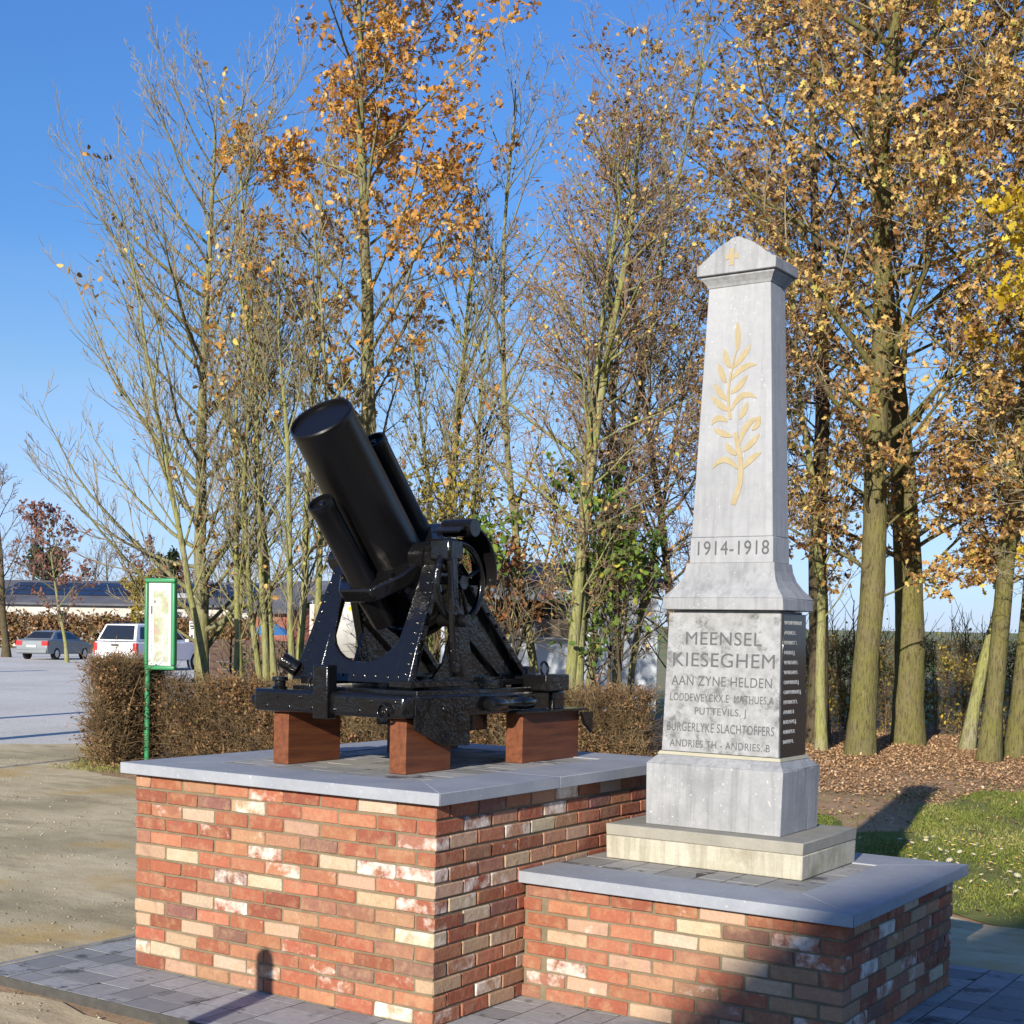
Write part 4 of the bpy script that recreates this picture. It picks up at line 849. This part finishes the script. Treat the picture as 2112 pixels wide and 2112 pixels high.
far('bare brown tree beyond the barn right of the ash trunk', 420, 120, 8.6, 67, None, .2)
far('bare brown tree seen between the multi-stemmed trunks', 520, 118, 9.0, 68, None, .2)
far('bare tree far left rising behind the red leaved tree', 60, 120, 9.6, 69, None, .2)
far('low brown tree far away behind the ash trunk', 350, 125, 7.0, 70, (2, .22, 'lf_red', .4, .6), .2)

for i, px_ in enumerate((-30, 165, 205, 300, 385, 450, 590, 640)):
    far('bare brown distant tree '+['cut by the left picture edge behind the barn', 'above the pickup roof behind the barn', 'just left of the map sign behind the barn', 'touching the right side of the map sign', 'right behind the tall ash trunk', 'left of the brick outbuilding', 'above the pink display panel', 'above the white banner'][i], px_, 135+12*math.sin(i*2.3), 8.4+1.6*math.sin(i*1.7), 80+i, None, .2)

# ------------------------------------------------------------------ lawn, leaves and pebbles
def in_poly(x, y, poly):
    c = np.zeros(len(x), bool); n = len(poly)
    for i in range(n):
        x0, y0 = poly[i]; x1, y1 = poly[(i+1) % n]; h = (y0 > y) != (y1 > y); c ^= h & (x < (x1-x0)*(y-y0)/((y1-y0) or 1e-9)+x0)
    return c
def scatter(rng, poly, n, keep=None):
    a = np.array(poly); x = rng.uniform(a[:, 0].min(), a[:, 0].max(), n); y = rng.uniform(a[:, 1].min(), a[:, 1].max(), n); k = in_poly(x, y, poly)
    if keep is not None: k &= keep(x, y) > rng.random(n)
    return x[k], y[k]
rng = np.random.default_rng(91)
LAWN = [(-2.4, 4.7), (-2.2, 8.6), (-1.4, 8.7), (-1.0, 7.4), (-.55, 8.3), (-1.0, 10.2), (-.95, 12.4), (1.2, 12.5), (2.6, 8), (2.6, 3.75), (1.4, 4.35), (.2, 4.65)]
def grass(name, poly, n, hgt, label, keep=None):
    x, y = scatter(rng, poly, n, keep); N = len(x); a = rng.uniform(0, 2*pi, N); w = rng.uniform(.002, .0045, N); h = hgt*rng.uniform(.5, 1.3, N); ln = rng.normal(0, .5, (N, 2))*h[:, None]
    B = np.c_[x, y, np.full(N, GZ+.006)]; S_ = np.c_[np.cos(a)*w, np.sin(a)*w, np.zeros(N)]
    V = np.stack([B-S_, B+S_, B+np.c_[ln*.4, h*.6]+S_*.8, B+np.c_[ln, h]-S_*.1], 1).reshape(-1, 3); F = (np.arange(N)*4)[:, None]+np.array([0, 1, 2, 3])
    ti = np.clip(rng.normal(.5, .2, N)+.25*np.sin(x*2.1+1)*np.sin(y*1.7), 0, 1)
    return tag(link(name, np_mesh(name, V, F, M['grass'], np.repeat(ti, 4))), label, None, None, 'stuff')
patchy = lambda x, y: np.clip(.52+.55*np.sin(x*2.7+.6)*np.sin(y*1.9)+.3*np.sin(x*7+y*5), .08, 1)
grass('grass', LAWN, 170000, .030, 'short green lawn grass on the right', patchy)
grass('grass', [(-3.4, 4.6), (-3.6, 9.6), (-1.6, 10.6), (-1.6, 13.2), (1.6, 13.4), (1.6, 8), (-.2, 6), (-1, 4.6)], 22000, .03, 'sparse grass tufts between lawn and fallen leaves', lambda x, y: np.clip(.25+.4*np.sin(x*3.1)*np.sin(y*2.3+1), .03, 1))
grass('grass', [(-12.6, 8.6), (-11.0, 7.6), (-10.6, 6.4), (-9.0, 6.6), (-7.0, 7.0), (-6.5, 8.6), (-10.3, 7.4), (-11.2, 8.6)], 14000, .05, 'thin grass along the hedge foot', lambda x, y: np.clip(.4+.5*np.sin(x*3)*np.sin(y*4), .05, 1))
dz_ = MB()
for k in range(10):
    a = k*2*pi/10; b_ = a+.42; c_ = a+.21
    dz_.add([(0, 0, 0), (math.cos(a)*.011, math.sin(a)*.011, .002), (math.cos(c_)*.015, math.sin(c_)*.015, .001), (math.cos(b_)*.011, math.sin(b_)*.011, .002)], [(0, 1, 2, 3)])
petal = dz_.mesh('petals', M['white']); disc = MB().lathe((0, 0, .001), (0, 0, 1), [(0, .0055), (.004, .004)], 8).mesh('disc', M['yellow']); stem = MB().cyl((0, 0, -.035), (0, 0, 0), .0015, 5).mesh('stem', M['bark_oak'])
proto = None; DZ = [(1.8, 8.3), (-.5, 8.0), (-.35, 6.9), (.3, 5.9), (1.1, 5.1), (2.2, 5.6)]
x, y = scatter(rng, DZ, 320); x2, y2 = scatter(rng, LAWN, 90); XY = list(zip(np.r_[x[:170], x2[:45]], np.r_[y[:170], y2[:45]]))
for (x, y) in XY:
    if proto is None:
        proto = empty('daisy', (0, 0, 0), 0, 'small white daisy flowering in the short lawn grass', 'daisy', 'daisies scattered in the lawn'); link('petals', petal, proto); link('disc', disc, proto); link('stem', stem, proto); o = proto
    else: o = copy_tree(proto)
    o.location = (x, y, GZ+.045); k = rng.uniform(1.0, 2.0); o.scale = (k, k, 1); o.rotation_euler = (rng.normal(.25, .2), rng.normal(0, .2), rng.uniform(0, 6))
LIT = [(-7.5, 13.5), (-6.6, 20.8), (-2.6, 23.0), (1.5, 21), (1.5, 13.0), (-.9, 12.2), (-.9, 10), (-.7, 8.6), (-1.4, 8.8), (-3, 8.8), (-3.5, 10.8)]
x, y = scatter(rng, LIT, 75000, lambda x, y: np.clip(.25+.09*(y-9)+.35*np.sin(x*1.3+y)*np.sin(y*1.1), .08, .95)); N = len(x)
x3, y3 = scatter(rng, [(-10.8, 6.6), (-10.2, 7.8), (-4.3, 10.0), (-4.2, 8.6), (-7, 7.4)], 5000); x4, y4 = scatter(rng, LAWN, 500)
C = np.c_[np.r_[x, x3, x4], np.r_[y, y3, y4], GZ+.012+.014*rng.random(N+len(x3)+len(x4))]
fw_ = np.c_[rng.normal(0, 1, (len(C), 2)), rng.normal(0, .12, len(C))]
V, F = leaf_geo(rng, C, .047, 7.0, fw_*1.6, 0); tag(link('fallen_leaves', np_mesh('fallen_leaves', V, F, M['lf_fallen'], np.repeat(np.clip(rng.normal(.5, .25, len(C)), 0, 1), 6))), 'carpet of fallen brown leaves under the oaks', None, None, 'stuff')
# pebbles on the dirt
def pebbles(poly, n, s0, s1, keep=None):
    x, y = scatter(rng, poly, n, keep); N = len(x); s = rng.uniform(s0, s1, N)*rng.random(N)**1.5+.003; C = np.c_[x, y, np.full(N, GZ+.009)+s*.3]
    oc = np.array([(1, 0, 0), (-1, 0, 0), (0, 1, 0), (0, -1, 0), (0, 0, .7), (0, 0, -.7)]); V = (C[:, None]+oc[None]*s[:, None, None]*rng.uniform(.6, 1.3, (N, 6, 1))).reshape(-1, 3)
    f = np.array([(0, 2, 4), (2, 1, 4), (1, 3, 4), (3, 0, 4), (2, 0, 5), (1, 2, 5), (3, 1, 5), (0, 3, 5)]); F = ((np.arange(N)*6)[:, None, None]+f[None]).reshape(-1, 3); return V, F, np.repeat(rng.random(N), 6)
V, F, ti = pebbles([(-12.6, 8.4), (-13.4, 6.5), (-9, -2), (1.5, -4), (1.5, -.62), (-2.44, -.62), (-2.44, 3), (-6.5, 5.8), (-10, 6.6)], 30000, .003, .013, lambda x, y: np.clip(.35+.5*np.sin(x*1.9+2)*np.sin(y*2.6), .06, 1))
tag(link('pebbles', np_mesh('pebbles', V, F, M['pebble'], ti)), 'loose pebbles on the dirt path', None, None, 'stuff')

# ------------------------------------------------------------------ map sign and notice
def mapmat():
    m = NM('printed_trail_map'); v = m.coord('Object', (1, 1, 1)); n1 = m.noise(v, 5, 5); n2 = m.noise(v, 11, 6, .7)
    c = m.mix(m.ramp(n1, [(.45, 0), (.55, .75)]), (.42, .42, .385), (.28, .34, .12)); c = m.mix(m.ramp(n1, [(.54, 0), (.59, .8)]), c, (.36, .24, .20))
    c = m.mix(m.ramp(n2, [(.485, 0), (.5, .8), (.515, 0)]), c, (.22, .2, .18)); return m.pbsdf(c, .45, .4)
sg = empty('map_sign', (-10.08, 7.59, GZ), math.atan2(.16, .44), 'green framed trail map board on a single green post beside the hedge', 'sign')
b0, b1 = 1.215, 2.37; wS = .42
MB().cyl((.03, 0, -.1), (.03, 0, b0+.02), .034, 20).build('post', M['green'], sg, 40)
for n_, (x0, x1, z0_, z1_) in dict(a=(0, wS, b0, b0+.056), b=(0, wS, b1-.056, b1), c=(0, .046, b0+.057, b1-.057), d=(wS-.058, wS, b0+.057, b1-.057)).items():
    MB().box(x0, x1, -.045, .045, z0_, z1_).build('frame_rail', M['green'], sg, None, .018, 3)
MB().box(.047, wS-.059, -.012, .012, b0+.057, b1-.057).build('board', M['white'], sg)
MB().box(.115, wS-.10, -.0145, -.0125, b0+.10, b1-.16).build('map', mapmat(), sg)
b = MB()
r_ = random.Random(4)
b.box(.080, .098, -.0142, -.0125, 1.92, 2.02); b.box(.125, .14, -.0165, -.0148, 2.06, 2.09)
for i in range(16): zz = 1.20+i*.045; b.box(.078, .078+r_.uniform(.01, .026), -.0142, -.0125, zz, zz+.007)
for i in range(7): b.box(.10+i*.034, .10+i*.034+.02, -.0142, -.0125, 2.155, 2.161)
b.build('map_print', M['darkplastic'], sg)['kind'] = 'stuff'
ns = empty('notice_post', (-12.50, 10.78, GZ), .45, 'small white notice plate on a slim black post by the ash trunk', 'sign')
MB().box(.03, .075, -.022, .022, -.1, 1.90).build('post', M['darkplastic'], ns, None, .006, 2)
MB().box(-.05, .085, -.04, -.028, 1.56, 1.86).build('plate', M['white'], ns, None, .004, 1)
b = MB()
for (x0, x1, z0_, z1_) in ((-.03, .065, 1.815, 1.832), (-.035, .07, 1.765, 1.787), (-.025, .06, 1.735, 1.75), (-.02, .012, 1.60, 1.645), (.035, .055, 1.60, 1.635)): b.box(x0, x1, -.0425, -.0405, z0_, z1_)
b.build('plate_print', M['darkplastic'], ns)['kind'] = 'stuff'

# ------------------------------------------------------------------ parked vehicles
def vehicle(name, label, cat, loc, heading, W, body, gh, wtop, paint, wheels, lamps, plate_z, glass_rear, side_glass, rw, extra=None):
    root = empty(name, loc, heading, label, cat)
    hw = W/2
    MB().prism([(-hw, y, z) for y, z in body], (W, 0, 0)).build('body', paint, root, None, .07, 3)
    zg0 = gh[0][1]; zt2 = max(z for _, z in gh)
    def w_at(z): return (hw-.06)+(wtop-(hw-.06))*(z-zg0)/(zt2-zg0)
    vs = [(-w_at(z), y, z) for y, z in gh]+[(w_at(z), y, z) for y, z in gh]; n = len(gh)
    MB().add(vs, [tuple(range(n)), tuple(range(n, 2*n))[::-1]]+[(i, (i+1) % n, n+(i+1) % n, n+i) for i in range(n)]).build('cabin', paint, root, None, .03, 2)
    # rear screen lies a few mm proud of the cabin's rear slope
    za_, zb_ = glass_rear[0][1], glass_rear[1][1]; sl_ = (gh[1][0]-gh[0][0])/(gh[1][1]-gh[0][1]); ya, yb = gh[0][0]+(za_-zg0)*sl_, gh[0][0]+(zb_-zg0)*sl_; d = Vector((0, yb-ya, zb_-za_)).normalized(); nn = Vector((0, -d.z, d.y)); 
    if nn.y > 0: nn = -nn
    q = []
    for y, z, s_ in ((ya, za_, -1), (ya, za_, 1), (yb, zb_, 1), (yb, zb_, -1)): q.append(Vector((s_*(w_at(z)-.10), y, z))+nn*.006)
    MB().prism(q, nn*.008).build('rear_window', M['glass'], root)
    for poly in side_glass:
        for s_ in (-1, 1):
            MB().prism([(s_*(w_at(z)+.004), y, z) for y, z in poly], (s_*.008, 0, 0)).build('side_window', M['glass'], root)
    for wy in wheels:
        for s_ in (-1, 1):
            t = MB().lathe((s_*(hw-.20), wy, rw), (s_, 0, 0), [(0, rw-.05), (.02, rw), (.19, rw), (.21, rw-.04), (.212, rw*.62)], 24).build('wheel', M['rubber'], root, 35)
            MB().lathe((s_*(hw+.008), wy, rw), (s_, 0, 0), [(0, rw*.61), (.008, rw*.58), (.012, rw*.2), (.018, rw*.15)], 14).build('rim', M['steel'], t, 35)
    for s_ in (-1, 1):
        y, z0_, z1_, wl = lamps; MB().box(min(s_*(hw-wl), s_*(hw+.004)), max(s_*(hw-wl), s_*(hw+.004)), y-.012, y+.16, z0_, z1_).build('tail_light', M['redlamp'], root, None, .02, 2)
        MB().box(min(s_*(hw+.0), s_*(hw+.17)), max(s_*(hw), s_*(hw+.17)), gh[-1][0]-.35, gh[-1][0]-.22, zg0+.0, zg0+.12).build('wing_mirror', paint, root, None, .03, 2)
    y = body[1][0]; pl_ = MB().box(-.26, .26, y-.016, y-.004, plate_z, plate_z+.11).build('number_plate', M['white'], root)
    ymin = min(p[0] for p in body)
    MB().box(-hw+.04, hw-.04, ymin-.05, ymin+.1, .33, .50).build('rear_bumper', M['darkplastic'] if extra == 'dark' else paint, root, None, .03, 2)
    for y0_, y1_ in ((body[1][0]+1.2, body[1][0]+2.0),): 
        for s_ in (-1, 1): MB().box(min(s_*hw, s_*(hw+.02)), max(s_*hw, s_*(hw+.02)), y0_+.6, y0_+.78, zg0-.14, zg0-.11).build('door_handle', paint, root)
    return root
vehicle('parked_sedan', 'silver grey sedan parked on gravel left of the white pickup', 'car', (-54.6, 42.4, GZ), math.radians(20), 1.74,
        [(-2.18, .30), (-2.22, .58), (-2.14, .98), (-1.62, 1.03), (1.0, .96), (1.95, .80), (2.18, .60), (2.14, .28)], [(-1.70, 1.0), (-1.02, 1.40), (-.2, 1.45), (.35, 1.40), (1.20, .96)], .58, M['silver'],
        (-1.32, 1.36), (-2.19, .70, .93, .34), .62, ((-1.60, 1.06), (-1.08, 1.37)), [[(-1.15, 1.05), (-.95, 1.33), (-.32, 1.37), (-.32, 1.04)], [(-.24, 1.04), (-.24, 1.37), (.28, 1.34), (.92, 1.03)]], .31)
vehicle('pickup_truck', 'white double cab pickup with dark windowed hard top, behind the map sign', 'truck', (-39.65, 35.07, GZ), math.radians(15), 1.90,
        [(-2.62, .42), (-2.66, .70), (-2.62, 1.16), (1.25, 1.16), (2.35, 1.05), (2.6, .80), (2.6, .40)], [(-2.58, 1.15), (-2.20, 1.82), (-.4, 1.86), (.35, 1.83), (1.25, 1.14)], .70, M['whitepaint'],
        (-1.35, 1.75), (-2.64, .62, 1.10, .17), .55, ((-2.50, 1.22), (-2.24, 1.77)), [[(-2.25, 1.26), (-2.05, 1.72), (-.55, 1.74), (-.55, 1.26)], [(-.40, 1.26), (-.40, 1.74), (.24, 1.73), (.24, 1.24)], [(.30, 1.24), (.30, 1.73), (.36, 1.72), (.95, 1.24)]], .37, 'dark')

pk = [o for o in bpy.data.objects if o.name == 'pickup_truck'][0]
MB().box(-.93, .93, -2.675, -2.64, 1.150, 1.175).build('canopy_seam', M['darkplastic'], pk)
for s_ in (-1, 1):
    MB().box(min(s_*.93, s_*.952), max(s_*.93, s_*.952), -2.5, -.50, 1.150, 1.172).build('canopy_seam', M['darkplastic'], pk)
    MB().box(min(s_*.945, s_*.958), max(s_*.945, s_*.958), -.49, -.465, .55, 1.15).build('bed_gap', M['darkplastic'], pk)
    MB().cyl((s_*.60, -2.0, 1.90), (s_*.60, -.5, 1.93), .022, 8).build('roof_rail', M['darkplastic'], pk, 40)
    for wy in (-1.35, 1.75): MB().torus((s_*.948, wy, .37), (1, 0, 0), .46, .035, 20, 6, 0, 2*pi).build('wheel_arch', M['whitepaint'], pk, 60)
MB().box(-.16, .16, -2.685, -2.655, .98, 1.05).build('tailgate_handle', M['darkplastic'], pk, None, .01, 1)
# ------------------------------------------------------------------ buildings behind
def pt(px, D, z=0):
    d = fw+rt*((px*1.0932-PCX)/FPX); p = CAM_POS+d*D; return Vector((p.x, p.y, z))
def frame2(a, b):      # local frame: x along a->b, y away from the camera
    d = (b-a); L = d.length; return math.atan2(d.y, d.x), L
a, b_ = pt(-70, 112), pt(478, 106); rz, L = frame2(a, b_)
barn = empty('barn', (a.x, a.y, GZ), rz, 'long low white walled barn with dark roof and solar panels', 'barn')
MB().box(0, L, 0, 12, -.1, 3.45).build('wall', M['render_white'], barn)
MB().prism([(-.4, -.5, 3.40), (-.4, 6, 5.35), (-.4, 12.5, 3.40), (-.4, 12.5, 3.25), (-.4, 6, 5.2), (-.4, -.5, 3.25)], (L+.8, 0, 0)).build('roof', M['slate'], barn)
sl = Vector((0, 6.5, 1.95)).normalized()
pm = MB().box(-.8, .8, 0, 1.05, .03, .07).mesh('solar_panel', M['solar'])
for i in range(13):
    for j in (2.2, 3.5, 4.8):
        o = link('solar_panel', pm, barn); p = Vector((2.6+i*1.66, -.5, 3.40))+sl*j; o.location = p; o.rotation_euler = (math.atan2(1.95, 6.5), 0, 0)
MB().prism([(14, 1.3, 3.99), (20, 1.3, 3.99), (20, 2.3, 4.29), (14, 2.3, 4.29)], (0, -.02, .06)).build('roof_light', M['white'], barn)
for i in range(6): MB().box(3+i*4.3, 4.6+i*4.3, -.03, .05, 1.5, 2.5).build('window', M['glass'], barn)
a, b_ = pt(470, 62), pt(548, 60); rz, L = frame2(a, b_)
hs_ = empty('brick_house', (a.x, a.y, GZ), rz, 'red brick outbuilding with brown roof between the tree stems', 'building')
MB().box(0, L, 0, 5, -.1, 2.6).build('wall', M['redbrick_far'], hs_)
MB().prism([(-.3, -.4, 2.55), (-.3, 2.5, 3.9), (-.3, 5.4, 2.55), (-.3, 5.4, 2.4), (-.3, 2.5, 3.75), (-.3, -.4, 2.4)], (L+.6, 0, 0)).build('roof', M['slate'], hs_)
MB().box(.9, 1.6, -.04, .04, 0, 2.0).build('door', M['oldwood'], hs_)
a, b_ = pt(398, 31.5), pt(655, 30); rz, L = frame2(a, b_)
fn = empty('board_fence', (a.x, a.y, GZ), rz, 'dark brown horizontal board fence behind the multi-stemmed trunks', 'fence')
k = max(2, round(L/1.05))
for i in range(k+1): MB().box(L*i/k-.05, L*i/k+.05, .0, .10, -.1, 1.52+(.0 if i < k else .0)).build('post', M['oldwood'], fn)
pm2 = MB().box(-L/k/2+.004, L/k/2-.004, -.028, -.003, 0, .155).mesh('board', M['oldwood'])
for i in range(k):
    for j in range(9):
        o = link('board', pm2, fn); o.location = (L*(i+.5)/k, rnd.gauss(0, .003), .03+j*.165)
a, b_ = pt(590, 33), pt(640, 33); rz, L = frame2(a, b_)
pb = empty('display_panel', (a.x, a.y, GZ), rz, 'pale pink display panel standing above the board fence', 'panel')
MB().box(-.1, L, 0, .06, 1.2, 2.35).build('board', M['pinkboard'], pb, None, .004, 1)
for x_ in (0.05, L-.12): MB().box(x_, x_+.06, .062, .12, -.1, 2.3).build('post', M['oldwood'], pb)
fl = empty('banner_flag', (*pt(652, 29)[:2], GZ), .5, 'white and yellow banner on a slim pole behind the mortar', 'flag')
MB().cyl((-.28, 0, -.1), (-.28, 0, 3.9), .018, 10).build('pole', M['steel'], fl, 40)
b = MB(); n = 10
def wav(x, z): return .03*math.sin(x*9+z*2)
for nm, z0_, z1_, mt in (('banner_cloth', 1.2, 2.95, 'white'), ('banner_cloth', 2.951, 3.55, 'yellow')):
    b = MB(); vs = []; 
    for i in range(n+1):
        x_ = -.26+.62*i/n; vs += [(x_, wav(x_, z0_), z0_), (x_, wav(x_, z1_), z1_)]
    fs = [(2*i, 2*i+2, 2*i+3, 2*i+1) for i in range(n)]
    o = b.add(vs, fs).build(nm, M[mt], fl, 60); sm = o.modifiers.new('thick', 'SOLIDIFY'); sm.thickness = .004
MB().prism([(.02, -.04, 2.2), (.30, -.045, 2.45), (.34, -.04, 2.25), (.22, -.045, 2.05)], (0, -.004, 0)).build('banner_patch', M['yellow'], fl)
tp = empty('parasol', (*pt(508, 32)[:2], GZ), .2, 'small blue parasol showing just above the board fence', 'parasol')
MB().cyl((0, 0, -.1), (0, 0, 2.0), .02, 10).build('pole', M['steel'], tp, 40)
MB().lathe((0, 0, 1.62), (0, 0, 1), [(0, .55), (.12, .38), (.24, .16), (.30, .01)], 10, False).build('canopy', M['canvas_blue'], tp)
# food stall
a, b_ = pt(885, 27.5), pt(1238, 28.6); rz, L = frame2(a, b_)
st = empty('food_stall', (a.x, a.y, GZ), rz, 'pale blue and white food stall with brown serving hatch behind the hedge', 'stall')
hx0, hx1, hz0, hz1 = .45, 2.15, 1.66, 2.42
MB().box(0, hx0, 0, 2.2, .25, 2.74).build('wall', M['stallwhite'], st, None, .01, 1)
MB().box(hx1, L, 0, 2.2, .25, 2.74).build('wall', M['stallwhite'], st, None, .01, 1)
MB().box(hx0+.002, hx1-.002, 0, .08, .25, hz0).build('wall', M['stallwhite'], st)
MB().box(hx0+.002, hx1-.002, 0, .08, hz1, 2.74).build('wall', M['stallwhite'], st)
MB().box(hx0+.002, hx1-.002, 1.9, 2.0, .25, 2.74).build('rear_wall', M['hatch'], st)
MB().box(hx0+.01, hx1-.01, .02, .06, hz0+.045, hz0+.40).build('counter_front', M['hatch'], st)
MB().box(hx0-.05, hx1+.05, -.20, .02, hz0-.0, hz0+.04).build('counter', M['white'], st, None, .008, 1)
MB().prism([(-.15, -.25, 2.742), (-.15, -.25, 2.80), (-.15, 1.1, 3.22), (-.15, 2.45, 2.80), (-.15, 2.45, 2.742)], (L+.3, 0, 0)).build('roof', M['slate'], st)
text('THA', st, (hx0+.72, .018, hz0+.22), (pi/2, 0, 0), .22, .40, M['white'], name='lettering')
for x_ in (.5, L-.7): MB().lathe((x_, .1, .05), (1, 0, 0), [(0, .2), (.02, .24), (.16, .24), (.18, .2)], 18).build('wheel', M['rubber'], st, 35)

# ------------------------------------------------------------------ unseen objects added outside the frame to cast shadows into it
def post(label, loc, h, r, cat='post', name='shadow_post'):
    o = MB().lathe((0, 0, -.2), (0, 0, 1), [(0, r), (h+.2-.05, r), (h+.2-.02, r*.85), (h+.2, r*.35)], 16).build(name, M['postwood'], None, 40); o.location = loc; return tag(o, label, cat, 'unseen posts added for their shadows')
post('unseen round topped timber post added for its shadow on the taller pedestal', (-.40, -2.72, GZ), 1.19, .055)  # added off frame to throw the narrow shadow over pavers and brick wall
post('unseen timber post added for the shadow stripe nearest the dirt path', (-14.1, 6.4, GZ), 1.65, .16)  # this and the next two posts are added for shadow stripes on the gravel
post('unseen timber post added for a shadow stripe further along the car park', (-18.2, 10.0, GZ), 1.65, .14)
post('farthest unseen timber post added for a shadow stripe on the gravel', (-38.9, 23.1, GZ), 2.5, .22)
lp = empty('shadow_pole', (-8.5, -5.4, GZ), 0, 'slim unseen lamp post added for its thin shadow on the dirt path', 'lamp post')  # added pole, set so its long thin shadow crosses the dirt path
MB().cyl((0, 0, -.2), (0, 0, 6.2), .045, 14, .03).build('pole', M['steel'], lp, 40); MB().lathe((0, 0, 6.2), (0, 0, 1), [(0, .04), (.05, .16), (.3, .2), (.42, .05)], 16).build('lantern', M['white'], lp, 40)
hs2 = empty('shadow_house', (.24, -23.4, GZ), 0, 'unseen gabled house added to shade the right of the lower pedestal', 'house')  # added shadow caster; roof slope set by the shade edge on the lower pedestal
MB().prism([(4.75, 0, -.2), (4.75, 0, 7.25), (9.5, 0, 11.6), (14.25, 0, 7.25), (14.25, 0, -.2)], (0, -9, 0)).build('wall', M['redbrick_far'], hs2)
MB().prism([(4.35, .25, 7.10), (9.5, .25, 11.83), (14.65, .25, 7.10), (14.65, .25, 6.92), (9.5, .25, 11.62), (4.35, .25, 6.92)], (0, -9.5, 0)).build('roof', M['slate'], hs2)
for x_, z_ in ((6.2, 1.2), (11.2, 1.2), (6.2, 4.4), (11.2, 4.4)):
    f_ = MB().box(x_, x_+1.5, -.02, .05, z_, z_+1.5).build('window', M['white'], hs2); MB().box(x_+.1, x_+1.4, .051, .06, z_+.1, z_+1.4).build('pane', M['glass'], f_)
MB().box(8.9, 9.9, -.02, .05, 0, 2.1).build('door', M['oldwood'], hs2)
